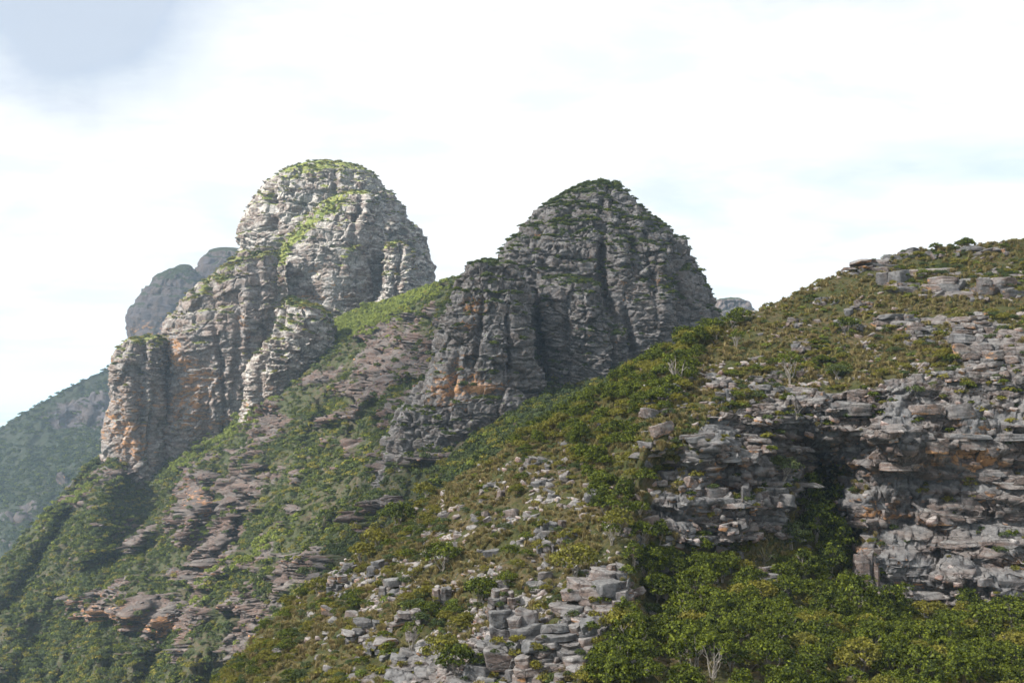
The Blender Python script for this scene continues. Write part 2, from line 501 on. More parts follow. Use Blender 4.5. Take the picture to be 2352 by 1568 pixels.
M_rubble = stone_mat('pale_rubble', 0.5, 0.06, grey=(0.17, 0.16, 0.155), pale=(0.37, 0.355, 0.335), brown=(0.20, 0.135, 0.115))
M_leaf = leaf_mat('leaves_green', [(0.014, 0.034, 0.005), (0.056, 0.080, 0.009), (0.175, 0.190, 0.018)], spread=0.7)
M_leaf2 = leaf_mat('leaves_olive', [(0.095, 0.100, 0.018), (0.15, 0.135, 0.022), (0.25, 0.225, 0.032)])
M_leafd = leaf_mat('leaves_grey_green', [(0.035, 0.058, 0.020), (0.068, 0.082, 0.030), (0.10, 0.125, 0.036)])
M_grass = leaf_mat('dry_grass', [(0.22, 0.168, 0.072), (0.13, 0.135, 0.036), (0.33, 0.26, 0.125)], 0.3)
m_, N_, b_ = new_mat('pale_bark')
N_.put(b_.inputs['Base Color'], N_.mix(N_.noise(N_.add('ShaderNodeTexCoord').outputs['Object'], 6, 3), (0.13, 0.11, 0.09), (0.31, 0.285, 0.25)))
M_bark = m_

print('setup', time.time() - T0)


# ---------------------------------------------------------------- landforms
def finish(name, P, closed, mat, disp, veg, stain, tone, flip=False, **kw):
    nu, nv = P.shape[:2]
    me = mesh_from(name, P, grid_faces(nu, nv, closed, flip), mat, dict(veg=veg, stain=stain, tone=tone))
    return link(name, me, **kw)


def tower(name, levels, D, s, mat, nth, nz, depth=0.8, seed=0, lean=0.0, expo=2.4, amp=1.0, rib=1.0, flat=1.0, veg_lo=0.55, veg_hi=0.8, stain=None, cleft=1.0, vegadd=0.0, hard=None, tonebias=0.0, **kw):
    P = rings(levels, D, depth, nth, nz, expo, lean)
    n = grid_normals(P, True)
    # outward
    ctr = P.mean(axis=0, keepdims=True)
    sgn = np.sign(np.sum((P - ctr)[:, nz // 2:, :2] * n[:, nz // 2:, :2])) or 1
    n = n * sgn
    d, g, r1, r2 = rock_disp(P, s, seed, cleft, rib, flat)
    steep = 1 - sst(n[..., 2], 0.55, 0.95)
    dirn = n * np.array([1, 1, 0.35]); dirn /= np.maximum(np.linalg.norm(dirn, axis=-1, keepdims=True), 1e-6)
    rloc = np.linalg.norm((P - ctr)[..., :2], axis=-1)
    k = amp * (0.25 + 0.75 * steep) * np.clip(rloc / (3 * s), 0, 1)
    if hard is not None:
        uu, vv = proj(P)
        d = d + hard(uu, vv)
    P = P + dirn * (d * k)[..., None]
    P = terrace(P, 4.4 * s, seed + 65, 0.42 * sst(n[..., 2], 0.0, 0.25) * (1 - sst(n[..., 2], 0.6, 0.85)))
    P = terrace(P, 1.5 * s * flat, seed + 60, (0.2 + 0.75 * sst(fbm(P[..., 0] / (10 * s), P[..., 1] / (10 * s), P[..., 2] / (6 * s), seed + 70, 2), 0.4, 0.6)) * sst(n[..., 2], 0.02, 0.35) * (1 - sst(n[..., 2], 0.75, 0.95)))
    n2 = grid_normals(P, True) * sgn
    # slow average of slope, so that ledges wide enough for soil carry plants
    up = n2[..., 2]
    sm = (up + np.roll(up, 1, 0) + np.roll(up, -1, 0) + np.roll(up, 2, 0) + np.roll(up, -2, 0)) / 5
    sm[:, 1:-1] = (sm[:, 1:-1] * 2 + sm[:, :-2] + sm[:, 2:]) / 4
    nz_ = fbm(P[..., 0] / (7 * s), P[..., 1] / (7 * s), P[..., 2] / (5 * s), seed + 30, 4) - 0.5
    uu, vv = proj(P)
    veg = sst(sm + 0.7 * nz_ + (vegadd(uu, vv) if callable(vegadd) else vegadd), veg_lo, veg_hi) * 0.95
    st = (fbm(P[..., 0] / (12 * s), P[..., 1] / (12 * s), P[..., 2] / (5 * s), seed + 40, 4) - 0.5) * 1.2 - 0.25
    if stain is not None:
        st = st + stain(uu, vv)
    o = finish(name, P, True, mat, None, veg, st, r1 * 0.7 + r2 * 0.3 + tonebias, flip=(sgn < 0), **kw)
    return o, P, n2, veg


surf = {}
# distant plain -----------------------------------------------------------------------
m_, N_, b_ = new_mat('distant_plain')
p_ = N_.add('ShaderNodeNewGeometry').outputs['Position']
c_ = N_.mix(N_.ramp(N_.noise(N_.mapping(p_, (0.0006, 0.0002, 1)), 1, 5), 0.4, 0.6), (0.10, 0.13, 0.09), (0.26, 0.25, 0.18))
N_.put(b_.inputs['Base Color'], N_.mix(N_.ramp(N_.noise(N_.mapping(p_, (0.002, 0.0015, 1)), 1, 4), 0.5, 0.62), c_, (0.06, 0.09, 0.06)))
M_plain = m_
xs = np.concatenate([-np.geomspace(60000, 300, 40), np.linspace(-250, 250, 8), np.geomspace(300, 60000, 40)])
ys = np.concatenate([-np.geomspace(3000, 300, 12), np.linspace(-200, 200, 5), np.geomspace(300, 90000, 60)])
X, Y = np.meshgrid(xs, ys, indexing='ij')
Z = -270 + 18 * (fbm(X / 900, Y / 900, X * 0, 3, 3) - 0.5)
link('ground', mesh_from('ground', np.stack([X, Y, Z], -1), grid_faces(*X.shape), M_plain), kind='structure', label='pale distant plain under the horizon far below the mountains')

# far blue ridge ----------------------------------------------------------------------
tb = []
for u, top, D in ((-500, 1230, 1040), (-200, 1090, 1060), (0, 985, 1080), (60, 945, 1092), (130, 905, 1110), (200, 868, 1130), (262, 840, 1150), (330, 800, 1160), (450, 760, 1180), (700, 760, 1200)):
    tb.append((u, [(top + 900, 560), (top + 520, 690), (top + 330, 800), (top + 200, 900), (top + 85, D - 75), (top, D)]))
def sc_far(u, v):
    n = fbm(u / 70, v / 160, u * 0, 5, 4) - 0.5
    return n * 60 + blobs(u, v, [(190, 985, 80, 22, 22), (190, 930, 90, 22, -14)])
P, uu, vv = loft(tb, 330, [8, 16, 50, 70, 55], [(0, 60, -40, 6), (0, 200, -200, 4)], sc_far)
n = grid_normals(P)
n = n * np.sign(n[..., 2].mean())
band = np.clip(blobs(uu, vv, [(185, 950, 110, 38, 1.3, -8), (60, 1180, 120, 26, 0.8, -12), (190, 1120, 90, 18, 0.7), (255, 960, 40, 60, 0.8), (20, 1250, 60, 20, .6)]), 0, 1.2)
nn = fbm(P[..., 0] / 22, P[..., 1] / 22, P[..., 2] / 7, 31, 4)
rk = sst(band + (nn - 0.5) * 1.5, 0.45, 0.75)
d, g, r1, r2 = rock_disp(P, 5.0, 11)
veg_b = fbm(P[..., 0] / 6, P[..., 1] / 6, P[..., 2] / 6, 12, 3) - 0.5
P = P + n * (rk * d * 0.8 + (1 - rk) * veg_b * 6)[..., None]
far_ridge = finish('hill', P, False, M_far, None, 1 - rk, rk * 0.15 - 0.1 + blobs(uu, vv, [(150, 1130, 200, 60, 0.12)]), r1, kind='structure', label='hazy blue ridge falling to the left below the distant peak')
far_surf = (P, n, 1 - rk)
fp = [('cliff', [(608, 412, 436), (618, 392, 448), (640, 352, 470), (680, 322, 490), (720, 300, 505), (770, 302, 520), (830, 308, 540), (960, 312, 560)], 1150, 0.8, 51),
      ('cliff', [(572, 492, 560), (583, 476, 600), (605, 462, 620), (640, 448, 630), (720, 430, 640), (900, 420, 680)], 1190, 0.7, 57)]
for nm, lv, D, dep, sd_ in fp:
    tower(nm, lv, D, 3.0, M_far, 190, 140, dep, sd_, amp=0.45, parent=far_ridge, stain=lambda u, v: blobs(u, v, [(350, 780, 90, 50, 0.5)]), veg_lo=0.4, veg_hi=0.7)

tower('hill', [(684, 1660, 1698), (692, 1640, 1712), (712, 1632, 1722), (800, 1600, 1750)], 900, 3.0, M_far, 160, 90, 0.8, 66, amp=0.7, kind='structure', label='small blue rock top in the gap behind the right-hand peak')

# left peak ----------------------------------------------------------------------------
def rust(lst):
    return lambda u, v: blobs(u, v, lst)
vl = lambda u, v: blobs(u, v, [(760, 470, 30, 22, .7, -40), (700, 525, 60, 14, .9, -40), (650, 580, 26, 14, .9, -60), (725, 385, 60, 18, .5, -10), (640, 430, 50, 22, .35, -40), (800, 580, 30, 9, .8, -45), (600, 590, 60, 14, .5, -15), (500, 640, 60, 16, .5, -40), (670, 690, 30, 14, .5), (330, 785, 50, 12, .6), (700, 745, 60, 40, .35), (900, 565, 25, 10, .4), (650, 620, 14, 40, .6)]) + 0.02
hl = lambda u, v: blobs(u, v, [(768, 415, 9, 38, -7), (690, 470, 50, 9, -3, -50), (646, 690, 9, 80, -7), (610, 780, 9, 70, -5, 12), (384, 850, 9, 60, -6), (350, 985, 9, 90, -6, 6), (470, 960, 12, 110, -4, 4), (545, 800, 8, 110, -4, 4), (700, 640, 40, 12, -4, -35), (830, 590, 40, 8, -3, -45), (590, 660, 12, 60, -3), (868, 640, 8, 70, -6, -6), (915, 640, 6, 60, -3), (500, 700, 60, 8, -2.5, -10), (430, 800, 60, 30, 3), (560, 760, 30, 60, 3), (300, 900, 14, 120, 2.5), (330, 930, 8, 90, -3), (840, 470, 10, 60, 3, 10), (660, 560, 40, 20, 2.5)])
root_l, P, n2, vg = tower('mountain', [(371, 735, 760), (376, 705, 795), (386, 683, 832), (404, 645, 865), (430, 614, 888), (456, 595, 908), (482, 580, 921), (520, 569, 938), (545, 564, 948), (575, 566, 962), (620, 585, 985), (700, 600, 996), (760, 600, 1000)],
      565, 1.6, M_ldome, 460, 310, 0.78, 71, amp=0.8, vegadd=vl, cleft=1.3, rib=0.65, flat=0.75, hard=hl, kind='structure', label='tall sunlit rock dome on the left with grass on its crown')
surf['ldome'] = (P, n2, vg)
lp = [
 ('shoulder', [(516, 945, 958), (528, 925, 968), (550, 900, 980), (600, 880, 994), (650, 870, 998), (700, 860, 998), (740, 855, 1000)], 600, 1.5, 110, 120, 0.8, 72, 0.7),
 ('buttress', [(445, 795, 848), (455, 765, 862), (480, 735, 872), (520, 695, 882), (560, 662, 888), (600, 645, 888), (640, 643, 884), (690, 652, 880), (780, 650, 880)], 512, 1.5, 310, 240, 1.0, 73, 0.72),
 ('pinnacle', [(556, 902, 922), (564, 890, 934), (590, 880, 946), (630, 868, 960), (670, 866, 966), (760, 858, 974)], 496, 1.1, 170, 170, 1.0, 74, 0.8),
 ('cliff', [(570, 572, 625), (585, 545, 636), (610, 512, 643), (645, 470, 650), (690, 425, 652), (730, 398, 650), (765, 381, 645), (850, 374, 640), (950, 350, 610), (1060, 340, 580), (1130, 335, 575)], 480, 1.6, 370, 310, 0.7, 75, 0.68),
 ('cliff', [(772, 330, 368), (780, 298, 376), (800, 276, 384), (840, 264, 390), (900, 260, 386), (960, 250, 380), (1050, 243, 368), (1120, 240, 366)], 462, 1.4, 190, 240, 0.85, 76, 0.72),
 ('spur', [(690, 645, 690), (705, 632, 730), (740, 622, 765), (790, 600, 772), (840, 575, 740), (890, 562, 700), (980, 550, 655)], 450, 1.2, 230, 210, 0.8, 77, 0.9),
]
rl = rust([(400, 800, 30, 60, 0.7), (430, 900, 60, 60, 0.35), (300, 1000, 60, 50, 0.5), (555, 740, 20, 50, 0.6), (590, 640, 40, 30, 0.2), (700, 700, 50, 25, 0.5), (580, 560, 30, 20, 0.4), (640, 900, 60, 25, 0.4), (500, 950, 90, 60, 0.4), (440, 860, 40, 50, .5), (290, 900, 50, 60, .4), (300, 1020, 60, 40, .3), (600, 620, 30, 30, .3)])
for nm, lv, D, s, nth, nz, dep, sd_, am in lp:
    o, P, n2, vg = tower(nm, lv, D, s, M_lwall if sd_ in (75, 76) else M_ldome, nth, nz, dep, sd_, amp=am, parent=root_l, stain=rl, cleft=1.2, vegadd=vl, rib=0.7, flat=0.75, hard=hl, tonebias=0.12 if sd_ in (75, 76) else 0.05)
    surf['l%d' % sd_] = (P, n2, vg)
print('left peak', time.time() - T0)

# middle peak ---------------------------------------------------------------------------
rm = rust([(1060, 860, 70, 40, 0.5), (1030, 900, 60, 30, 0.5), (1130, 880, 60, 20, 0.5), (1080, 730, 30, 40, 0.5), (1230, 540, 25, 20, 0.4)])
hm = lambda u, v: blobs(u, v, [(1384, 585, 9, 50, -5.5, 3), (1398, 690, 9, 60, -4.5, -8), (1450, 790, 10, 90, -5, -10), (1300, 760, 7, 80, -2.5), (1238, 745, 9, 90, -5.5, -4), (1562, 690, 8, 90, -4, -8), (1500, 640, 9, 60, -2.6, -6), (1230, 560, 8, 40, -2.2, 20), (1100, 760, 7, 90, -2.5, 8), (1175, 820, 7, 70, -2.5, -4), (1040, 860, 8, 60, -2.5, 10), (1430, 620, 16, 60, 2.0), (1340, 720, 24, 60, 1.6), (1520, 720, 20, 60, 1.6), (1330, 590, 50, 9, -1.8, 3), (1330, 640, 60, 8, -1.6), (1150, 900, 80, 7, -1.6), (1450, 540, 14, 60, -2.4, -20)])
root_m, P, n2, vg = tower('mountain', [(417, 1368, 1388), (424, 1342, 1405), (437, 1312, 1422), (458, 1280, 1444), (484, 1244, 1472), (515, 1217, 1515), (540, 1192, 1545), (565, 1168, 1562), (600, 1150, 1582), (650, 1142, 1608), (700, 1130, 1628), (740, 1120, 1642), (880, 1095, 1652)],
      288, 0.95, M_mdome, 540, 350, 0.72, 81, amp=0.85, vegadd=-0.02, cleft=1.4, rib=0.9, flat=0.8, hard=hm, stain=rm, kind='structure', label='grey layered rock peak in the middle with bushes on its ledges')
surf['mdome'] = (P, n2, vg)
mp = [
 ('buttress', [(603, 1105, 1160), (612, 1075, 1180), (640, 1048, 1205), (690, 1022, 1226), (740, 1008, 1238), (790, 1000, 1244), (850, 985, 1244), (890, 955, 1240), (940, 915, 1236), (1000, 890, 1233), (1130, 860, 1230)], 258, 0.85, 370, 300, 0.85, 82, 1.0),
 ('buttress', [(640, 1255, 1345), (660, 1242, 1375), (720, 1236, 1410), (800, 1240, 1440), (920, 1258, 1456)], 268, 0.85, 240, 230, 0.75, 83, 1.0),
 ('buttress', [(548, 1400, 1470), (575, 1388, 1510), (640, 1390, 1552), (720, 1398, 1580), (870, 1428, 1598)], 272, 0.85, 240, 240, 0.7, 84, 1.0),
 ('shoulder', [(625, 1590, 1606), (645, 1575, 1622), (690, 1565, 1634), (800, 1548, 1655)], 300, 0.9, 90, 100, 0.8, 85, 0.7),
]
for nm, lv, D, s, nth, nz, dep, sd_, am in mp:
    o, P, n2, vg = tower(nm, lv, D, s, M_mdome, nth, nz, dep, sd_, amp=am, parent=root_m, stain=rm, cleft=1.2, rib=0.9, flat=0.8, hard=hm)
    surf['m%d' % sd_] = (P, n2, vg)
print('mid peak', time.time() - T0)

# scrub slope under the peaks --------------------------------------------------------------
tb = [
 (-500, [(2300, 250), (2150, 285), (2050, 315), (1960, 345), (1890, 372), (1830, 395)]),
 (0, [(1800, 268), (1568, 318), (1480, 342), (1400, 365), (1340, 384), (1290, 402)]),
 (130, [(1800, 255), (1568, 305), (1450, 338), (1340, 373), (1240, 405), (1150, 435)]),
 (245, [(1800, 240), (1568, 292), (1420, 330), (1280, 370), (1150, 415), (1045, 458)]),
 (330, [(1800, 230), (1568, 282), (1420, 328), (1270, 374), (1165, 418), (1080, 462)]),
 (400, [(1800, 220), (1568, 272), (1400, 322), (1250, 372), (1130, 420), (1040, 465)]),
 (600, [(1800, 190), (1540, 230), (1350, 282), (1180, 340), (1010, 412), (890, 476)]),
 (760, [(1800, 170), (1450, 208), (1260, 252), (1080, 312), (900, 395), (740, 485)]),
 (900, [(1700, 158), (1300, 190), (1140, 235), (980, 295), (820, 378), (690, 470)]),
 (1000, [(1600, 150), (1180, 188), (1065, 226), (965, 264), (805, 335), (655, 400)]),
 (1150, [(1450, 150), (1060, 190), (995, 226), (935, 258), (765, 295), (605, 330)]),
 (1300, [(1400, 150), (980, 188), (935, 220), (895, 250), (800, 275), (720, 300)]),
 (1500, [(1300, 150), (900, 185), (870, 218), (850, 248), (810, 278), (770, 310)]),
 (1700, [(1200, 150), (840, 190), (818, 225), (802, 252), (785, 285), (750, 330)]),
 (2000, [(1200, 160), (840, 200), (820, 230), (800, 260), (790, 300), (780, 340)]),
]
MID_ROCK = [(455, 1110, 40, 70, 1.0, 20), (430, 1210, 30, 60, .9, 35), (520, 1200, 60, 90, 1.0, 10), (500, 1310, 70, 30, 1.0), (280, 1400, 130, 34, 1.0, 6), (400, 1430, 60, 50, 0.9, 30), (600, 1010, 45, 90, 0.9, 20),
            (880, 860, 90, 70, 0.8, -30), (940, 775, 70, 50, 0.8), (850, 930, 60, 50, 0.5), (660, 1340, 80, 60, 0.9, -40), (580, 1440, 60, 80, 0.95, -30), (560, 1120, 40, 60, .6),
            (740, 1290, 60, 40, 0.8), (340, 1235, 60, 20, 0.9, -35), (720, 780, 60, 60, 0.6, -40), (630, 970, 30, 40, 0.8), (265, 1090, 60, 18, 0.8), (460, 1410, 70, 50, .6), (820, 1060, 70, 30, .5, -40), (700, 1180, 60, 30, .4, -40), (200, 1150, 50, 20, .4)]
def sc_mid(u, v):
    n = fbm(u / 110, v / 200, u * 0, 8, 5) - 0.5
    gully = (1 - np.abs(2 * vnoise((u + 0.62 * v) / 105, v / 420, u * 0, 14) - 1))
    ribs = blobs(u, v, [(452, 1140, 20, 110, -15, 14), (520, 1220, 34, 120, -13, 8), (585, 1020, 26, 110, -12, 18), (280, 1395, 130, 26, -13, 6), (400, 1400, 40, 70, -9, 30), (620, 1380, 40, 110, -11, -28), (660, 1130, 16, 100, -8, 16), (780, 1010, 16, 90, -7, 14), (870, 880, 60, 60, -8, -30), (500, 1080, 18, 100, 8, 12), (560, 1150, 16, 110, 8, 10), (250, 1290, 100, 16, 6, -20), (340, 1235, 50, 14, -8, -35)])
    return ribs + n * 34 * sst(v, 600, 900) + (gully ** 2 - 0.4) * 22 * sst(v, 700, 950) + (fbm(u / 34, v / 50, u * 0, 28, 3) - 0.5) * 12 * sst(v, 700, 900)
P, uu, vv = loft(tb, 720, [10, 110, 95, 95, 90], [(0, 40, -18, 8), (0, 140, -140, 6)], sc_mid)
n = grid_normals(P); n = n * np.sign(n[..., 2].mean())
nn = fbm(P[..., 0] / 14, P[..., 1] / 14, P[..., 2] / 6, 33, 5)
bm = np.clip(blobs(uu, vv, MID_ROCK), 0, 1.1)
rk = sst(bm + (nn - 0.5) * 2.6 + 0.20, 0.56, 0.80)
d, g, r1, r2 = rock_disp(P, 1.3, 21, 0.6, 1.2, 1.0)
bushy = fbm(P[..., 0] / 2.2, P[..., 1] / 2.2, P[..., 2] / 2.2, 13, 3) - 0.5
hn = n * np.array([1.3, 1.3, 0.2])
P = P + hn * (rk * (d * 1.5 + 1.5))[..., None] + n * ((1 - rk) * bushy * 2.2)[..., None]
P = terrace(P, 1.3, 23, 0.2 * rk)
st = blobs(uu, vv, [(230, 1400, 110, 60, 0.60), (455, 1150, 24, 60, 0.62), (490, 1310, 70, 30, 0.62), (400, 1440, 60, 40, 0.60), (630, 960, 60, 60, 0.3), (660, 1100, 60, 60, 0.25), (960, 980, 60, 40, 0.3)]) - 0.12
veg = 1 - rk * (0.75 + 0.5 * (nn - 0.5))
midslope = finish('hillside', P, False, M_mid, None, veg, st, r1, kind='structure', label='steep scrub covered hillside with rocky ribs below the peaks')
n = grid_normals(P); n = n * np.sign(n[..., 2].mean())
surf['mid'] = (P, n, veg); mid_uv = (uu, vv)
print('mid slope', time.time() - T0)

# near hill ---------------------------------------------------------------------------------
tb = [
 (-250, [(2300, 66), (2200, 78), (2100, 86), (2050, 90), (1980, 95), (1930, 100)]),
 (300, [(2200, 62), (2000, 72), (1900, 80), (1850, 86), (1780, 93), (1720, 100)]),
 (510, [(2100, 58), (1850, 70), (1720, 80), (1660, 88), (1600, 96), (1558, 105)]),
 (600, [(2000, 58), (1740, 72), (1620, 82), (1560, 89), (1500, 97), (1450, 107)]),
 (720, [(1900, 58), (1640, 74), (1540, 84), (1470, 92), (1400, 101), (1345, 112)]),
 (850, [(1850, 58), (1600, 72), (1480, 84), (1400, 92), (1320, 103), (1250, 115)]),
 (1000, [(1850, 56), (1580, 70), (1430, 84), (1340, 91), (1220, 104), (1135, 118)]),
 (1200, [(1850, 54), (1560, 68), (1400, 80), (1300, 87), (1130, 103), (1010, 120)]),
 (1350, [(1850, 54), (1560, 66), (1370, 79), (1260, 86), (1070, 102), (925, 121)]),
 (1440, [(1850, 54), (1560, 66), (1310, 82), (1150, 90), (990, 103), (868, 121)]),
 (1500, [(1850, 54), (1560, 66), (1280, 89), (990, 93), (890, 105), (825, 121)]),
 (1650, [(1850, 54), (1560, 66), (1270, 92), (985, 95), (860, 109), (750, 127)]),
 (1800, [(1850, 54), (1560, 67), (1290, 93), (975, 97), (830, 112), (688, 130)]),
 (1950, [(1850, 55), (1560, 68), (1320, 95), (920, 99), (770, 115), (622, 133)]),
 (2150, [(1850, 56), (1565, 69), (1370, 95.5), (905, 99), (730, 116), (570, 135)]),
 (2352, [(1850, 56), (1570, 70), (1385, 94), (900, 97), (720, 114), (553, 134)]),
 (2700, [(1850, 56), (1600, 70), (1400, 92), (900, 95), (700, 112), (540, 132)]),
 (3300, [(1850, 56), (1600, 70), (1400, 90), (900, 94), (720, 110), (560, 130)]),
]
def sc_near(u, v):
    n = fbm(u / 130, v / 130, u * 0, 18, 4) - 0.5
    # gully with the trees, undercut of the left ledge, cave, undercuts of the big cliff
    b = blobs(u, v, [(1870, 1120, 70, 130, 9.0, -14), (1830, 1040, 130, 34, 5.0, 22), (1940, 1230, 40, 90, 4.0),
                     (2250, 1190, 130, 18, 1.1, -4), (2120, 1210, 90, 14, 0.9, 12), (2290, 1075, 90, 16, 1.0), (2290, 1290, 50, 12, 1.2, -20),
                     (1540, 1075, 60, 20, 2.2), (2120, 1000, 150, 60, -2.6), (2210, 940, 60, 34, -1.6),
                     (2200, 1330, 120, 25, -1.2), (1640, 1010, 130, 30, -1.6), (1650, 1150, 120, 20, -1.8)])
    return n * 7 * sst(v, 640, 800) + b
P, uu, vv = loft(tb, 0, [6, 80, 75, 205, 90], [(0, 6, -1.5, 4), (0, 22, -26, 6), (0, 60, -60, 4)], sc_near, np.concatenate([np.linspace(-250, 470, 24, endpoint=False), np.linspace(470, 2400, 1040), np.linspace(2402, 3300, 150)]))
CL = [(1640, 1130, 160, 120, 1.2), (1780, 1010, 160, 40, 1.0), (2150, 1150, 230, 230, 1.5), (2350, 1150, 200, 250, 1.5), (2050, 960, 180, 60, 1.0), (2230, 640, 160, 24, 1.0), (1990, 610, 90, 16, 1.0, -10),
      (2130, 740, 90, 18, 0.7), (2270, 790, 80, 50, 0.8), (1640, 870, 90, 26, .6), (1180, 1480, 120, 60, 1.1), (1350, 1400, 90, 50, 1.0), (1090, 1560, 300, 40, 0.9), (840, 1450, 100, 30, 0.5, 20), (780, 1340, 60, 20, 0.6),
      (1730, 1010, 100, 80, 1.0), (1600, 1230, 120, 30, 0.6), (980, 1500, 90, 40, 0.6), (2050, 1300, 60, 40, 1.2), (1900, 940, 150, 30, 0.7)]
n = grid_normals(P); n = n * np.sign(n[..., 2].mean())
nn = fbm(P[..., 0] / 3.2, P[..., 1] / 3.2, P[..., 2] / 1.4, 35, 5)
nb2 = fbm(P[..., 0] / 9, P[..., 1] / 9, P[..., 2] / 5, 36, 3)
crag = np.clip(blobs(uu, vv, CL), 0, 1.5)
rk = sst(crag + (nn - 0.5) * 1.5 + (nb2 - 0.5) * 0.6, 0.50, 0.78)
d, g, r1, r2 = rock_disp(P, 0.6, 41, 0.4, 0.55, 0.5, 1.9)
rough = fbm(P[..., 0] / 1.1, P[..., 1] / 1.1, P[..., 2] / 1.1, 43, 3) - 0.5
hn = n * np.array([1.35, 1.35, 0.12])
big = sst(crag, 0.5, 1.2)
P = P + hn * (rk * (d * (0.75 + 0.65 * big) + 0.35))[..., None] + n * ((1 - rk) * rough * 0.55)[..., None]
P = terrace(P, 0.62, 45, 0.9 * rk)
st = blobs(uu, vv, [(1990, 1080, 60, 60, 0.25), (2050, 1180, 100, 30, 0.45, 12), (2240, 1040, 60, 70, 0.45), (1240, 1530, 70, 40, 0.8), (1640, 1110, 60, 30, 0.3), (2000, 1260, 80, 40, 0.5), (2060, 620, 60, 20, 0.5), (1560, 1130, 60, 30, 0.3), (2330, 1300, 60, 40, .3)]) - 0.12
veg = 1 - rk
near = finish('hill', P, False, M_near, None, veg, st, r1, kind='structure', label='near hill of grass and layered rock sloping down to the left')
n = grid_normals(P); n = n * np.sign(n[..., 2].mean())
surf['near'] = (P, n, veg); near_uv = (uu, vv); near_crag = crag
print('near hill', time.time() - T0)


# ---------------------------------------------------------------- looking up points on the ground
bpy.context.view_layer.update()
def ray(u, v, obj=None):
    d_ = pix(u, v, 1.0); d_ = Vector(d_).normalized()
    if obj is not None:
        ok, loc, nor, _ = obj.ray_cast(Vector((0, 0, 0)), d_)
    else:
        ok, loc, nor, *_ = S.ray_cast(bpy.context.evaluated_depsgraph_get(), Vector((0, 0, 0)), d_)
    return (loc.copy(), nor.copy()) if ok else (None, None)


# ---------------------------------------------------------------- stones
def cube_sphere(nx, ny, nz):
    """box surface grid with shared vertices, coordinates in -1..1"""
    idx = {}; co = []; fs = []
    def vid(i, j, k):
        if (i, j, k) not in idx:
            idx[(i, j, k)] = len(co); co.append((2 * i / nx - 1, 2 * j / ny - 1, 2 * k / nz - 1))
        return idx[(i, j, k)]
    for i in range(nx):
        for j in range(ny):
            fs.append([vid(i, j, 0), vid(i, j + 1, 0), vid(i + 1, j + 1, 0), vid(i + 1, j, 0)])
            fs.append([vid(i, j, nz), vid(i + 1, j, nz), vid(i + 1, j + 1, nz), vid(i, j + 1, nz)])
    for i in range(nx):
        for k in range(nz):
            fs.append([vid(i, 0, k), vid(i + 1, 0, k), vid(i + 1, 0, k + 1), vid(i, 0, k + 1)])
            fs.append([vid(i, ny, k), vid(i, ny, k + 1), vid(i + 1, ny, k + 1), vid(i + 1, ny, k)])
    for j in range(ny):
        for k in range(nz):
            fs.append([vid(0, j, k), vid(0, j, k + 1), vid(0, j + 1, k + 1), vid(0, j + 1, k)])
            fs.append([vid(nx, j, k), vid(nx, j + 1, k), vid(nx, j + 1, k + 1), vid(nx, j, k + 1)])
    return np.array(co), np.array(fs)


def stone_mesh(name, seed, size, p=3.2, lam=0.05, rough=0.16, n=(14, 10, 8), mat=None, chop=4):
    """one weathered stone, size = half extents; blunt corners, split along its bedding"""
    r = np.random.default_rng(seed)
    co, fs = cube_sphere(*n)
    a = np.abs(co) + 1e-9
    q = co / ((a[:, 0] ** p + a[:, 1] ** p + a[:, 2] ** p) ** (1 / p))[:, None]
    # angular outline: cut with steep planes, then bevel the top a little
    for k in range(chop):
        an = 2 * math.pi * (k + r.uniform(-0.3, 0.3)) / max(chop, 1); t = r.uniform(-0.18, 0.22)
        nrm = np.array([math.cos(an), math.sin(an), t]); nrm /= np.linalg.norm(nrm)
        dd = r.uniform(0.66, 0.95)
        s_ = q @ nrm - dd
        q = q - np.where(s_ > 0, s_, 0)[:, None] * nrm * 0.96
    for k in range(2 if chop else 0):
        nrm = np.array([r.uniform(-.35, .35), r.uniform(-.35, .35), 1.0]); nrm /= np.linalg.norm(nrm)
        s_ = q @ nrm - r.uniform(0.7, 0.9)
        q = q - np.where(s_ > 0, s_, 0)[:, None] * nrm * 0.96
    sz = np.array(size)
    P_ = q * sz
    m_s = min(size)
    nse = fbm(P_[:, 0] / m_s * 0.8 + seed * 3.1, P_[:, 1] / m_s * 0.8, P_[:, 2] / m_s * 1.2, seed, 4) - 0.5
    P_ = P_ + q * (nse * rough * 2 * m_s)[:, None]
    layer = vnoise(P_[:, 0] / sz[0] * 0.8, P_[:, 1] / sz[1] * 0.8 + 9, P_[:, 2] / (m_s * 0.30), seed + 5) - 0.5
    P_[:, :2] += (q[:, :2] * (layer * lam * 6 * m_s)[:, None])
    me = mesh_from(name, P_, fs, mat or M_stone, smooth=True)
    return me


SLAB = [stone_mesh('rock', 100 + i, (1.0, 0.62 + 0.05 * (i % 3), 0.17 + 0.035 * (i % 4)), p=9, lam=0.06, rough=0.20, n=(18, 12, 7), chop=7) for i in range(8)]
BLOCK = [stone_mesh('rock', 140 + i, (1.0, 0.72, 0.42 + 0.06 * (i % 3)), p=8, lam=0.05, rough=0.15, n=(15, 11, 9), chop=7) for i in range(8)]
SHARD = [stone_mesh('boulder', 180 + i, (1.0, 0.7, 0.5 + 0.08 * (i % 3)), p=6, lam=0.03, rough=0.20, n=(12, 10, 8), chop=6) for i in range(8)]
SMALL = [stone_mesh('stone', 220 + i, (1.0, 0.75, 0.45), p=6, lam=0.03, rough=0.3, n=(5, 4, 3), chop=5, mat=M_rubble) for i in range(5)]

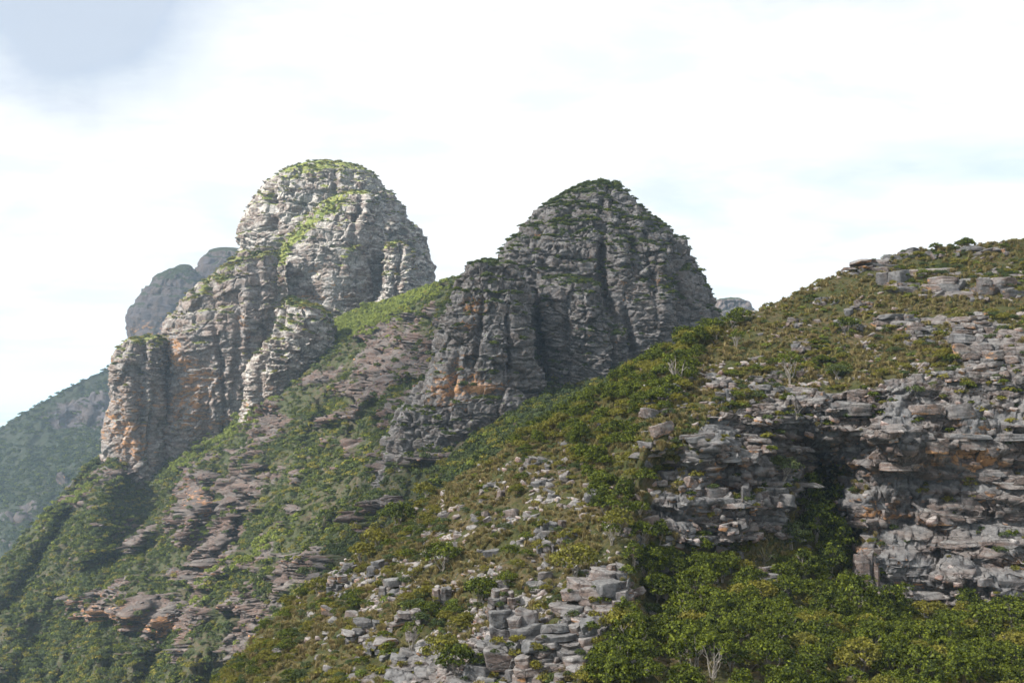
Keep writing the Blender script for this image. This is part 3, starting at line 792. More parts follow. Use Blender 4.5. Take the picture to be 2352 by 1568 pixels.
M_rubd = stone_mat('weathered_rubble', 0.6, 0.1, grey=(0.075, 0.066, 0.065), pale=(0.155, 0.14, 0.132), brown=(0.11, 0.062, 0.05))
SMALLD = [stone_mesh('stone', 240 + i, (1.0, 0.75, 0.45), p=6, lam=0.03, rough=0.3, n=(5, 4, 3), chop=5, mat=M_rubd) for i in range(5)]


def put(name, me, loc, scale, rot, parent=None, **kw):
    o = link(name, me, parent=parent, **kw)
    o.location = loc; o.rotation_euler = rot
    o.scale = scale if hasattr(scale, '__len__') else (scale,) * 3
    return o


rr = random.Random(5)
# stones bedded in the big cliff and the ledges of the near hill: parts of the hill
n_part = 0
def bed_stones(poly, dv, len_px, thick_px, dip=0.0, keep=0.85, out=0.25, kinds=None, yaw=0.25):
    """courses of stones laid along the face inside the picture-space box poly=(u0, v0, u1, v1)"""
    global n_part
    u0, v0, u1, v1 = poly
    v = v0
    while v < v1:
        u = u0 + rr.uniform(-30, 30)
        th = thick_px * rr.uniform(0.7, 1.35)
        while u < u1:
            ln = len_px * rr.choice([0.45, 0.7, 0.9, 1.1, 1.4])
            vv_ = v + dip * (u - u0) + rr.uniform(-5, 5)
            if rr.random() < keep and n_part < 296:
                loc, nor = ray(u + ln / 2, vv_, near)
                if loc is not None and nor.z < 0.93:
                    m = loc.y / F
                    h = Vector((nor.x, nor.y, 0)); h = h.normalized() if h.length > 0.1 else Vector((0, -1, 0))
                    yw = math.atan2(h.x, -h.y)
                    yw = max(-0.7, min(0.7, yw * 0.7))
                    me = rr.choice(kinds or (SLAB + BLOCK))
                    half_h = 0.22 if me in SLAB else 0.48
                    sx = ln * m * 0.56
                    sz_ = th * m * 0.5 / half_h
                    sy = max(sx * 0.8, 0.9)
                    loc = loc - h * (sy * 0.62 * (1 - out) - 0.15)
                    put('rock', me, loc, (sx, sy, min(sz_, sx * 1.6)), (rr.uniform(-.06, .06), dip * -0.6 + rr.uniform(-.06, .06), yw + rr.uniform(-yaw, yaw)), near)
                    n_part += 1
            u += ln * 0.98
        v += th * 0.96 if dv is None else dv

bed_stones((1930, 915, 2352, 1010), None, 100, 20, 0.02, 0.34, 0.10)
bed_stones((1960, 1010, 2352, 1130), None, 92, 17, 0.04, 0.22, 0.06)
bed_stones((2000, 1250, 2352, 1370), None, 110, 18, 0.02, 0.30, 0.06)
bed_stones((1480, 985, 1800, 1060), None, 80, 12, 0.02, 0.42, 0.12, SLAB)
bed_stones((1520, 1110, 1810, 1270), None, 75, 14, 0.03, 0.28, 0.10)
bed_stones((1690, 890, 1960, 985), None, 70, 22, 0.06, 0.3, 0.15)
bed_stones((2040, 630, 2345, 690), None, 95, 22, 0.03, 0.8, 0.35)
bed_stones((1920, 598, 2070, 634), None, 62, 15, -0.06, 0.8, 0.4, SLAB)
print('bedded stones', n_part, time.time() - T0)
hill_rocks = n_part


# outcrops: stacks of slabs, each one thing with its stones as parts
def outcrop(u, v, wpx, hpx, layers, label, dip=0.0, yaw=0.0, kinds=None, name='rock_outcrop'):
    loc, nor = ray(u, v + hpx / 2, near)
    if loc is None: return
    m = loc.y / F
    Wd, H = wpx * m, hpx * m
    root = link(name, None, label=label, cat='rock outcrop', loc=loc)
    root.rotation_euler = (0, 0, yaw)
    h = H / layers
    dep = max(Wd * 0.42, 1.0)
    for k in range(layers):
        x = -Wd / 2 + rr.uniform(0, 0.10) * Wd
        shrink = 1 - 0.35 * (k / max(layers - 1, 1)) ** 1.5
        x *= shrink
        end = Wd / 2 * shrink
        while x < end:
            ln = Wd * rr.choice([0.22, 0.3, 0.42, 0.55])
            ln = min(ln, end - x + 0.12 * Wd)
            if ln < 0.12 * Wd: break
            me = rr.choice(kinds or (SLAB * 2 + BLOCK + SHARD * 2))
            hh = 0.22 if me in SLAB else 0.48
            if rr.random() < 0.14:
                x += ln * 0.7; continue
            put('rock', me, (x + ln / 2, dep * 0.62 + k * h * 0.6 + rr.uniform(-.16, .16) * dep, (k + 0.5 + rr.uniform(-.2, .2)) * h + dip * (x)),
                (ln * 0.62, dep * rr.uniform(0.7, 1.1), h * rr.uniform(0.5, 0.85) / hh), (rr.uniform(-.12, .1), -dip + rr.uniform(-.09, .09), rr.uniform(-.5, .5)), root)
            x += ln * 0.9
    for k in range(5):
        sc = rr.uniform(0.10, 0.26) * min(Wd, 3.5)
        q = Vector((rr.uniform(-.65, .65) * Wd, 0, 0))
        l2, n2_ = ray(u + q.x / m, v + hpx / 2 + rr.uniform(-0.1, 0.5) * hpx, near)
        if l2 is None or (l2 - loc).length > Wd * 1.5 + 2: continue
        lq = Matrix.Rotation(-yaw, 3, 'Z') @ (l2 - loc)
        put('rock', rr.choice(SHARD), lq + Vector((0, 0, sc * 0.15)), (sc, sc * rr.uniform(.6, 1), sc * rr.uniform(.5, 1)), (rr.uniform(-.5, .5), rr.uniform(-.5, .5), rr.uniform(0, 6.28)), root)
    return root


OC = [
 (1345, 1380, 170, 70, 3, 'pale stepped rock outcrop below the oval boulder on the lower slope'),
 (1395, 1345, 100, 78, 5, 'stack of thin grey slabs directly under the smooth oval boulder'),
 (1400, 1435, 110, 70, 3, 'blocky rock with a flat grey top and orange foot beside the shrubs'),
 (1150, 1395, 70, 60, 4, 'stacked grey slabs rising above the lower cliff beside a round bush'),
 (1175, 1450, 150, 60, 2, 'row of square grey blocks under the stacked slabs on the lower slope'),
 (1120, 1530, 140, 70, 3, 'broad grey rock ledge at the bottom edge of the picture'),
 (1240, 1530, 110, 80, 5, 'dark thinly layered rock face beside the orange wall at the bottom edge'),
 (775, 1345, 62, 34, 4, 'small stack of dark slabs on the left edge of the near ridge'),
 (790, 1315, 46, 26, 2, 'grey angular rock just above the small stack of dark slabs'),
 (870, 1305, 52, 24, 2, 'white lumpy rock on the green edge of the near ridge'),
 (905, 1350, 80, 26, 2, 'pale broken rock between low green bushes on the near ridge'),
 (1015, 1375, 46, 34, 1, 'pink and white block in front of the round bush'),
 (935, 1425, 80, 30, 3, 'tilted grey slabs with an orange end near a thin tree'),
 (840, 1450, 110, 30, 3, 'line of broken ledges running down the green slope'),
 (880, 1490, 90, 26, 3, 'low ledges with grey tops below the tilted slabs'),
 (1260, 1220, 84, 34, 2, 'bright white layered rock in the middle of the grassy slope'),
 (1250, 1270, 50, 40, 2, 'leaning pale rocks left of the yellow green bush'),
 (1300, 1500, 160, 90, 6, 'dark layered rock wall with orange base beside the lower shrubs'),
 (1765, 1345, 70, 42, 5, 'dark thin layered rock under the round boulder among shrubs'),
 (1560, 1290, 80, 26, 2, 'pale lumps of rock at the upper edge of the shrub thicket'),
 (1640, 1300, 60, 28, 2, 'white and grey rock heap between shrubs in the thicket'),
 (1690, 1255, 70, 26, 2, 'low white topped rock among grass below the left ledge'),
 (1540, 905, 70, 40, 3, 'layered rock with small overhang near the pale stemmed bush'),
 (1665, 885, 80, 30, 3, 'orange edged ledge on the grassy slope above the cliff'),
 (1745, 875, 90, 26, 3, 'thin layered ledges beside the pale stemmed tree'),
 (1660, 918, 44, 36, 2, 'orange blocky rock standing on the slope above the cliff'),
 (1840, 830, 60, 22, 3, 'flat dark slabs in the middle of the grass slope'),
 (1850, 790, 60, 18, 2, 'small dark slab on the upper grass slope'),
 (1945, 745, 70, 24, 3, 'tan banded slabs lying in the grass'),
 (2060, 738, 110, 40, 4, 'wide grey slab pile with sloping top on the upper slope'),
 (2130, 760, 80, 34, 4, 'pile of pale flat slabs beside the wide grey slab pile'),
 (2240, 745, 90, 40, 5, 'pyramid of thin grey slabs on the upper slope'),
 (2250, 800, 110, 60, 4, 'dark layered crag with orange bands under the slab pyramid'),
 (2310, 830, 90, 50, 4, 'flat topped crag at the edge of the picture above the cliff'),
 (2060, 640, 90, 30, 1, 'smooth tan overhanging ledge near the top of the hill'),
 (2180, 655, 110, 34, 2, 'pale rounded ledge on the upper hill'),
 (2300, 655, 110, 38, 2, 'cracked pale ledge at the upper edge of the hill'),
 (2000, 610, 110, 26, 4, 'layered slabs on the skyline where the hill begins to level'),
 (2240, 575, 120, 18, 2, 'long flat slab just below the bushes on the summit'),
 (2110, 580, 70, 14, 2, 'thin dark slab on the skyline'),
 (1990, 700, 60, 16, 2, 'low slab half hidden in grass below the skyline'),
 (1830, 740, 46, 16, 2, 'small stack of slabs beside green bushes near the skyline'),
 (1890, 690, 60, 14, 2, 'thin dark slab near the skyline bushes'),
 (1620, 1040, 130, 40, 5, 'thin layered overhanging ledge on the left block'),
 (1720, 1020, 100, 44, 5, 'layered ledge beside the dark cave'),
 (1560, 1085, 120, 30, 2, 'brown overhung face under the layered ledge'),
 (1650, 1135, 130, 30, 1, 'pale orange ledge in the middle of the left block'),
 (1770, 1140, 90, 40, 2, 'rounded grey ledge end beside the gully trees'),
 (1640, 1190, 130, 40, 4, 'stepped slabs under the pale ledge'),
 (1770, 900, 90, 30, 3, 'grey shelf in the grass above the cliff lip'),
 (1860, 915, 90, 36, 3, 'blocky cliff lip beside the grass tongue'),
 (1130, 1180, 60, 16, 1, 'flat pale slab lying in dry grass'),
 (1130, 1115, 50, 14, 2, 'thin white ledge on the ridge crest'),
 (1245, 1060, 90, 14, 1, 'pale line of rock across the crest of the ridge'),
 (1995, 1320, 60, 60, 1, 'pair of upright boulders at the foot of the cliff'),
]
for k, a in enumerate(OC):
    outcrop(*a, dip=rr.uniform(-.05, .05), yaw=rr.uniform(-.25, .25))
print('outcrops', len(OC), time.time() - T0)

# single boulders
BO = [
 (2210, 940, 60, 46, 'large square block resting on the lip of the big cliff', 0.1),
 (1365, 1140, 46, 34, 'big boulder with grey top and orange underside on the slope', 0.2),
 (1352, 1118, 26, 20, 'rounded lump on top of the orange bottomed boulder', 0),
 (1515, 985, 60, 30, 'sharp edged grey boulder on top of the left ledge', 0.3),
 (1492, 948, 46, 24, 'grey flat sided boulder beside the shrubs above the left ledge', -0.2),
 (1530, 945, 50, 20, 'flat grey slab behind the sharp boulder', 0.2),
 (1237, 1200, 22, 34, 'upright pointed slab on the grassy slope', 1.2),
 (1175, 1178, 38, 22, 'pale angular boulder in dry grass', 0.2),
 (1386, 1315, 30, 19, 'smooth oval grey boulder balanced on stacked slabs', 0),
 (1355, 1325, 20, 10, 'small flat stone beside the oval boulder', 0),
 (1462, 1358, 42, 34, 'pinkish tilted boulder beside the stacked slabs', 0.5),
 (1448, 1340, 14, 12, 'small tan stone above the pinkish boulder', 0),
 (1757, 1312, 36, 28, 'round grey boulder sitting on dark layers among shrubs', 0),
 (1785, 1305, 24, 20, 'white streaked boulder beside the round grey one', 0),
 (1490, 1195, 56, 22, 'grey pointed slab sticking out of the thicket', 0.2),
 (1670, 1150, 40, 16, 'flat slab on the left block', 0.1),
 (1430, 1118, 24, 14, 'bright white stone beside the big boulder', 0),
 (1300, 1095, 30, 26, 'layered pale boulder on the ridge below the trees', 0.3),
 (1240, 1110, 40, 16, 'grey flat stone under the ridge crest', 0.2),
 (1270, 1140, 30, 14, 'small grey boulder right of the flat stone', 0),
 (1060, 1165, 24, 14, 'pale stone near the edge of the grass', 0.2),
 (1120, 1195, 20, 16, 'small split stone in the grass', 0.5),
 (800, 1300, 34, 16, 'white slab on the edge of the near ridge', 0.3),
 (835, 1225, 26, 18, 'white angular stone beside the olive bushes on the ridge edge', 0.3),
 (760, 1405, 50, 14, 'long grey slab on the lower green slope', -0.3),
 (1000, 1380, 30, 22, 'cracked white boulder left of the stacked slabs', 0.6),
 (940, 1500, 44, 20, 'tilted grey slab in scrub at the bottom', -0.4),
 (850, 1480, 40, 20, 'reddish stone half buried in the lower slope', 0.2),
 (1250, 1320, 34, 18, 'pale boulder below the yellow green bush', 0.2),
 (1300, 1290, 26, 22, 'white stone beside the yellow green bush', 0.2),
 (1530, 1290, 30, 14, 'pink flat boulder at the edge of the thicket', 0.1),
 (1605, 1245, 40, 24, 'pale flat boulder under the left block', 0.2),
 (1650, 1180, 22, 14, 'small pale stone on a grassy ledge of the left block', 0),
 (1740, 1380, 26, 12, 'low grey stone deep in the shrubs', 0),
 (1560, 1440, 24, 14, 'pinkish stone in the lower scrub', 0.3),
 (1520, 1430, 18, 20, 'orange upright stone in the lower scrub', 1.0),
 (2340, 1500, 30, 14, 'grey stone at the bottom corner', 0),
 (1470, 1250, 34, 16, 'pale slab among dark shrubs', 0.1),
 (2120, 840, 30, 20, 'leaning grey slab below the pale slabs', 0.8),
 (2085, 845, 20, 16, 'small leaning stone beside the leaning slab', 0.8),
 (1840, 860, 24, 20, 'rounded reddish boulder beside the pale stemmed tree', 0),
 (1950, 715, 26, 18, 'pale pointed boulder on the upper slope', 0.3),
 (2170, 1180, 60, 40, 'pale pink fresh rock face on the big cliff', 0.1),
 (2150, 1020, 70, 30, 'long smooth block on the cliff face', 0.0),
 (2120, 940, 80, 26, 'grey rounded shelf near the cliff top', 0.05),
]
bcount = 0
for u, v, wp, hp, lab, tilt in BO:
    loc, nor = ray(u, v + hp * 0.4, near)
    if loc is None: continue
    m = loc.y / F
    sx = wp * m * 0.55; sz_ = hp * m * 0.55 / 0.58
    me = SHARD[bcount % 8] if 'slab' not in lab else SLAB[bcount % 8]
    if 'slab' in lab: sz_ = hp * m * 0.5 / 0.22; sz_ = min(sz_, sx * 1.8)
    if 'oval' in lab: me = stone_mesh('boulder', 300, (1, 0.8, 0.62), p=2.1, lam=0.01, rough=0.08, n=(14, 12, 10), chop=0)
    if 'square block' in lab: me = BLOCK[3]
    put('boulder', me, loc + Vector((0, 0.15 * sx, hp * m * 0.34)), (sx, sx * 0.85, sz_), (rr.uniform(-.15, .15), -tilt if tilt < 0.9 else -tilt, rr.uniform(-.5, .5)), cat='boulder', label=lab)
    bcount += 1
print('boulders', bcount, time.time() - T0)


# ---------------------------------------------------------------- plants
def quads_to_mesh(name, C, A, B, tone, mat):
    """leaf faces with centres C and half axes A, B"""
    n_ = len(C)
    V = np.stack([C - A, C - B * 0.6, C + A, C + B * 0.6], 1).reshape(-1, 3)
    Fc = np.arange(n_ * 4).reshape(-1, 4)
    return mesh_from(name, V, Fc, mat, dict(tone=np.repeat(tone, 4)), smooth=False)


def rand_unit(r, n_):
    a = r.normal(size=(n_, 3)); return a / np.linalg.norm(a, axis=1, keepdims=True)


def crown_mesh(name, seed, rad, height, lobes, leaves, lobe_r, leaf, mat, base=0.25, shape='dome'):
    """crown of rounded leaf clusters; rad/height in metres; the base of the plant is the origin"""
    r = np.random.default_rng(seed)
    C = []; A = []; B = []; T = []
    sub = rand_unit(r, 5) * 0.35
    for k in range(lobes):
        d_ = rand_unit(r, 1)[0]
        d_[2] = abs(d_[2]) * 1.0 - 0.25
        q = r.uniform(0.62, 1.0)
        bump = 1 + 0.35 * (fbm(np.array([d_[0] * 1.6 + seed]), np.array([d_[1] * 1.6]), np.array([d_[2] * 1.6]), seed, 2)[0] - 0.5) * 2
        c = np.array([d_[0] * rad * q * bump, d_[1] * rad * q * bump, height * (base + (1 - base) * (0.42 + 0.55 * d_[2] * q * bump))])
        lr = lobe_r * r.uniform(0.7, 1.3)
        dl = rand_unit(r, leaves); dl[:, 2] = np.abs(dl[:, 2]) * 1.15 - 0.25
        dl /= np.linalg.norm(dl, axis=1, keepdims=True)
        cc = c + dl * lr * r.uniform(0.55, 1.0, (leaves, 1)) * np.array([1, 1, 0.85])
        nrm = dl + rand_unit(r, leaves) * 0.55
        nrm /= np.linalg.norm(nrm, axis=1, keepdims=True)
        t1 = np.cross(nrm, rand_unit(r, leaves)); t1 /= np.maximum(np.linalg.norm(t1, axis=1, keepdims=True), 1e-6)
        t2 = np.cross(nrm, t1)
        sz_ = leaf * r.uniform(0.7, 1.3, (leaves, 1))
        C.append(cc); A.append(t1 * sz_); B.append(t2 * sz_)
        T.append(np.clip(np.full(leaves, r.uniform(0.1, 0.7)) + r.uniform(-0.25, 0.35, leaves), 0, 1))
    return quads_to_mesh(name, np.concatenate(C), np.concatenate(A), np.concatenate(B), np.concatenate(T), mat)


def tube(pts, r0, r1, sides=5):
    pts = np.array(pts, float); V = []; Fc = []
    for i, p in enumerate(pts):
        t = pts[min(i + 1, len(pts) - 1)] - pts[max(i - 1, 0)]; t /= np.linalg.norm(t)
        a = np.cross(t, [0.3, 1, 0.1]); a /= np.linalg.norm(a); b = np.cross(t, a)
        rad = r0 + (r1 - r0) * i / (len(pts) - 1)
        for k in range(sides):
            an = 2 * math.pi * k / sides
            V.append(p + rad * (math.cos(an) * a + math.sin(an) * b))
    for i in range(len(pts) - 1):
        for k in range(sides):
            k2 = (k + 1) % sides
            Fc.append([i * sides + k, i * sides + k2, (i + 1) * sides + k2, (i + 1) * sides + k])
    return np.array(V), np.array(Fc)


def stems_mesh(name, seed, n_, height, spread, r0=0.06, fork=True, wig=0.12):
    r = np.random.default_rng(seed); VV = []; FF = []; off = 0
    def add(pts, a, b):
        nonlocal off
        v_, f_ = tube(pts, a, b); VV.append(v_); FF.append(f_ + off); off += len(v_)
    for k in range(n_):
        an = r.uniform(0, 2 * math.pi); p = np.array([r.uniform(-.1, .1), r.uniform(-.1, .1), -0.2]); pts = [p]
        tgt = np.array([math.cos(an) * spread, math.sin(an) * spread, height * r.uniform(0.75, 1.0)])
        for i in range(1, 6):
            q = i / 5
            pts.append(tgt * [q ** 1.2, q ** 1.2, q] + r.uniform(-wig, wig, 3) * [1, 1, .3])
        add(pts, r0, r0 * 0.35)
        if fork:
            for j in range(3):
                b0 = pts[2 + j % 3]; an2 = r.uniform(0, 2 * math.pi)
                e = b0 + np.array([math.cos(an2) * spread * .5, math.sin(an2) * spread * .5, height * r.uniform(.15, .35)])
                add([b0, (b0 + e) / 2 + r.uniform(-wig / 2, wig / 2, 3), e], r0 * 0.45, r0 * 0.15)
    return mesh_from(name, np.concatenate(VV), np.concatenate(FF), M_bark)


KIN = {}
def kind(name, n_, rad, h, lobes, leaves, lr, leaf, mat, seed, base=0.22, stems=4, r0=0.05):
    KIN[name] = [(crown_mesh('crown', seed + i, rad, h, lobes, leaves, lr, leaf, mat, base), stems_mesh('stem', seed + 50 + i, stems, h * 0.72, rad * 0.55, r0)) for i in range(n_)]
kind('green', 4, 1.25, 2.1, 80, 17, 0.27, 0.085, M_leaf, 400)
kind('tall', 3, 1.1, 3.4, 105, 17, 0.30, 0.09, M_leaf, 420, 0.15)
kind('olive', 3, 1.15, 2.0, 72, 17, 0.26, 0.085, M_leaf2, 440)
kind('grey', 3, 1.0, 1.5, 60, 16, 0.24, 0.08, M_leafd, 460)
kind('low', 3, 0.8, 0.75, 40, 15, 0.20, 0.07, M_leafd, 480, 0.05, 3, 0.03)
kind('sparse', 3, 1.1, 2.6, 34, 15, 0.26, 0.085, M_leaf, 500, 0.4, 6, 0.055)
DEAD = [stems_mesh('branch', 560 + i, 3, 2.2, 0.7, 0.035, True, 0.18) for i in range(3)]
M_bright = leaf_mat('leaves_bright', [(0.10, 0.145, 0.025), (0.155, 0.185, 0.032), (0.23, 0.25, 0.045)])  # sunlit brightness put into the leaf colour for the saddle bushes
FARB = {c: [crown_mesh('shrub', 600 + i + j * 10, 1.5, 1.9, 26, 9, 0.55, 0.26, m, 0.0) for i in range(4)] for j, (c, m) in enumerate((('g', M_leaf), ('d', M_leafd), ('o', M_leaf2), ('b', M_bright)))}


def tuft_mesh(seed, n_=60, h=0.40, rad=0.40):
    r = np.random.default_rng(seed)
    an = r.uniform(0, 2 * math.pi, n_); q = r.uniform(0.2, 1, n_)
    base = np.stack([np.cos(an) * q * 0.10, np.sin(an) * q * 0.10, np.full(n_, -0.05)], 1)
    tip = np.stack([np.cos(an) * q * rad, np.sin(an) * q * rad + 0.10, h * (1.1 - 0.5 * q) * r.uniform(0.8, 1.1, n_)], 1)
    side = np.stack([-np.sin(an), np.cos(an), an * 0], 1) * 0.022
    mid = (base * 0.45 + tip * 0.55) + np.array([0, 0, 0.09])
    V = np.stack([base - side, base + side, mid + side * 1.1, mid - side * 1.1, tip], 1).reshape(-1, 3)
    i = np.arange(n_)[:, None] * 5
    Fc = np.concatenate([i + [0, 1, 2, 3], i + [3, 2, 4, 4]], 0)
    quad = i + [0, 1, 2, 3]; tri = i + [3, 2, 4]
    me = bpy.data.meshes.new('grass_tuft')
    me.from_pydata(V.tolist(), [], quad.tolist() + tri.tolist()); me.materials.append(M_grass)
    at = me.attributes.new('tone', 'FLOAT', 'POINT'); at.data.foreach_set('value', np.repeat(r.uniform(0, 1, n_), 5).astype(np.float32))
    return me
TUFT = [tuft_mesh(700 + i) for i in range(4)]
print('plant kinds', time.time() - T0)


LAND = [(x[0], x[1], x[-1] if isinstance(x[-1], str) else x[5]) for x in OC] + [(x[0], x[1], x[4]) for x in BO]
USED = set()
ADJ = ['small', 'rounded', 'ragged', 'dense', 'leaning', 'upright', 'spreading']
def shrub_label(u, v, colr):
    """name a shrub by its look and the nearest rock one can find"""
    lst = sorted(LAND, key=lambda q: (q[0] - u) ** 2 + (1.4 * (q[1] - v)) ** 2)[:6]
    for q in lst:
        short = ' '.join(q[2].split()[:5])
        for t in (' the', ' on', ' with', ' in', ' of', ' and', ' below', ' under', ' beside', ' at', ' above', ' a', ' to', ' lying', ' where', ' among', ' left', ' right', ' near', ' just', ' directly', ' standing', ' sitting', ' between', ' just', ' by', ' across', ' sticking', ' behind', ' running', ' deep', ' half'):
            for _ in (0, 1):
                if short.endswith(t): short = short[:-len(t)]
        du, dv = u - q[0], v - q[1]
        far = math.hypot(du, dv)
        rel = ('just ' if far < 60 else 'well ' if far > 160 else '') + ('below' if dv > abs(du) else 'above' if -dv > abs(du) else 'to the right of' if du > 0 else 'to the left of')
        adj = ADJ[:]; rr.shuffle(adj)
        for a_ in adj:
            t = '%s %s shrub %s the %s' % (a_, colr, rel, short)
            if t not in USED and len(t.split()) <= 14:
                USED.add(t); return t
    return t


PLACED = []
def plant(kd, loc, s, label, group=None, rz=None, sz=None, name='shrub', cat='shrub'):
    cr, stm = rr.choice(KIN[kd])
    root = link(name, None, label=label, cat=cat, group=group, loc=loc)
    root.rotation_euler = (rr.uniform(-.06, .06), rr.uniform(-.06, .06), rr.uniform(0, 6.28) if rz is None else rz)
    root.scale = (s, s, sz or s)
    link('crown', cr, parent=root)
    link('stem', stm, parent=root)
    PLACED.append((loc[0], loc[1]))
    return root


# hero plants: (kind, u, v of the foot, height px, label, category)
HERO = [
 ('tall', 1852, 1185, 120, 'tall bright green tree rising in the shaded gully by the cave', 'tree'),
 ('tall', 1880, 1260, 125, 'broad yellow green tree in the gully below the tall one', 'tree'),
 ('tall', 1925, 1290, 120, 'dark tree against the shaded foot of the cliff in the gully', 'tree'),
 ('tall', 1905, 1330, 105, 'large rounded green tree at the mouth of the gully', 'tree'),
 ('tall', 1848, 1340, 90, 'dense dark tree left of the gully mouth', 'tree'),
 ('green', 1935, 1180, 80, 'dark bush pressed into the cave under the cliff', 'bush'),
 ('grey', 1800, 1100, 60, 'blue green bush in the shadow left of the gully tree', 'bush'),
 ('grey', 1815, 1250, 60, 'grey green bush left of the yellow green gully tree', 'bush'),
 ('tall', 1970, 1430, 130, 'big dark rounded tree below the foot of the cliff', 'tree'),
 ('tall', 1910, 1450, 110, 'dark green tree left of the big rounded tree', 'tree'),
 ('tall', 2050, 1440, 110, 'green tree under the pale lower ledge', 'tree'),
 ('tall', 2180, 1520, 130, 'large dark tree in front of the lower cliff', 'tree'),
 ('tall', 2260, 1490, 120, 'wide dark tree near the right of the lower thicket', 'tree'),
 ('tall', 2330, 1470, 110, 'dark tree at the edge of the picture under the cliff', 'tree'),
 ('sparse', 2080, 1390, 60, 'thin bush against the base of the cliff', 'bush'),
 ('sparse', 1815, 880, 85, 'thin crowned tree with many pale bare stems on the grass slope', 'tree'),
 ('sparse', 1555, 890, 100, 'open bush with tangled pale stems on the ridge side', 'tree'),
 ('sparse', 1690, 800, 50, 'leafless pale stemmed bush in the dry grass', 'bush'),
 ('olive', 1325, 1330, 90, 'yellow green round bush left of the stacked slabs', 'bush'),
 ('green', 1015, 1310, 75, 'upright green bush alone on the stony slope', 'bush'),
 ('green', 1105, 1385, 70, 'round green bush above the lower cliff', 'bush'),
 ('green', 1165, 1345, 40, 'small dense bush right of the round green bush', 'bush'),
 ('sparse', 795, 1400, 45, 'little pale stemmed bush on the green lower slope', 'bush'),
 ('sparse', 945, 1490, 70, 'thin grey bush with pale stems beside the tilted slabs', 'bush'),
 ('olive', 1020, 1540, 90, 'olive bush in the gap left of the bottom cliff', 'bush'),
 ('green', 1045, 1550, 80, 'dark bush in the hollow beside the bottom cliff', 'bush'),
 ('green', 1700, 745, 46, 'rounded green bush standing on the skyline beside the gap', 'bush'),
 ('green', 1680, 755, 44, 'dark green bush on the skyline left of the rounded one', 'bush'),
 ('olive', 1640, 790, 50, 'yellow green bush where the ridge meets the middle peak', 'bush'),
 ('olive', 1580, 800, 50, 'yellow green bush on the crest left of the dry grass', 'bush'),
 ('olive', 2050, 660, 20, 'low bush under the skyline slabs', 'bush'),
 ('green', 1750, 700, 30, 'small dark bush on the skyline', 'bush'),
 ('low', 2100, 905, 26, 'bright green low bush on the cliff lip', 'bush'),
 ('green', 1945, 770, 50, 'wide green bush in the centre of the grass slope', 'bush'),
 ('grey', 1925, 870, 40, 'dark round bush above the cliff', 'bush'),
 ('green', 2220, 575, 34, 'bushes forming the top of the hill', 'bush'),
 ('green', 1140, 1240, 22, 'tiny bright green bush on the stony slope', 'bush'),
 ('olive', 830, 1295, 60, 'olive bush hanging over the left edge of the ridge', 'bush'),
 ('olive', 860, 1265, 60, 'second olive bush up the ridge edge', 'bush'),
 ('green', 915, 1215, 70, 'dark upright bush on the ridge edge', 'bush'),
 ('olive', 975, 1155, 55, 'olive bush on the ridge edge beside dry grass', 'bush'),
 ('olive', 730, 1370, 50, 'yellow brown bush at the foot of the ridge edge', 'bush'),
 ('olive', 660, 1400, 40, 'small olive bush far down the ridge edge', 'bush'),
]
for kd, u, v, hp, lab, ct in HERO:
    loc, nor = ray(u, v, near)
    if loc is None: continue
    m = loc.y / F
    h0 = {'tall': 3.3, 'green': 2.1, 'olive': 2.0, 'grey': 1.5, 'sparse': 2.6, 'low': 0.8}[kd]
    plant(kd, loc - Vector((0, 0, 0.1)), hp * m / h0, lab, name='tree' if ct == 'tree' else 'bush', cat=ct)
for i, (u, v, lab) in enumerate([(1935, 1350, 'bare white dead branches at the foot of the cliff'), (1740, 1430, 'white dead stem standing in the thicket'), (1640, 1560, 'forked bare white stem in the lower scrub'),
                 (1830, 960, 'leaning bare pale branch on the cliff lip'), (1630, 1060, 'small white dead branch on the left ledge'), (2060, 1440, 'thin dead stems in front of the dark trees'),
                 (1560, 1520, 'bare white stem beside olive scrub'), (1690, 805, 'pale dead trunk in the dry grass below the skyline'), (1755, 1300, 'spiky dead branch beside the round boulder')]):
    loc, nor = ray(u, v, near)
    if loc is None: continue
    o = put('dead_branch', DEAD[i % 3], loc, rr.uniform(0.5, 0.85), (rr.uniform(-.2, .2), rr.uniform(-.25, .25), rr.uniform(0, 6)), cat='dead branch', label=lab)


def in_poly(u, v, poly):
    c = np.zeros(np.shape(u), bool); j = len(poly) - 1
    for i in range(len(poly)):
        xi, yi = poly[i]; xj, yj = poly[j]
        c ^= ((yi > v) != (yj > v)) & (u < (xj - xi) * (v - yi) / (yj - yi + 1e-9) + xi)
        j = i
    return c


def area_samples(key, count, seed, mask=None):
    """points spread evenly over a landform (by area), mask(P, n, veg, u, v) -> probability"""
    P, n_, vg = surf[key]
    r = np.random.default_rng(seed)
    A = np.linalg.norm(np.cross(P[1:, :-1] - P[:-1, :-1], P[:-1, 1:] - P[:-1, :-1]), axis=-1)
    w = A.copy()
    uu, vv = proj(P[:-1, :-1])
    vis = (uu > -120) & (uu < 2480) & (vv < 1750)
    w = w * vis
    if mask is not None: w = w * mask(P[:-1, :-1], n_[:-1, :-1], vg[:-1, :-1], uu, vv)
    w = w.ravel(); w /= w.sum()
    k = r.choice(len(w), count, p=w)
    i, j = np.unravel_index(k, A.shape)
    a = r.random((count, 1)); b = r.random((count, 1))
    Q = P[i, j] + (P[i + 1, j] - P[i, j]) * a + (P[i, j + 1] - P[i, j]) * b
    return Q, n_[i, j], uu[i, j], vv[i, j]


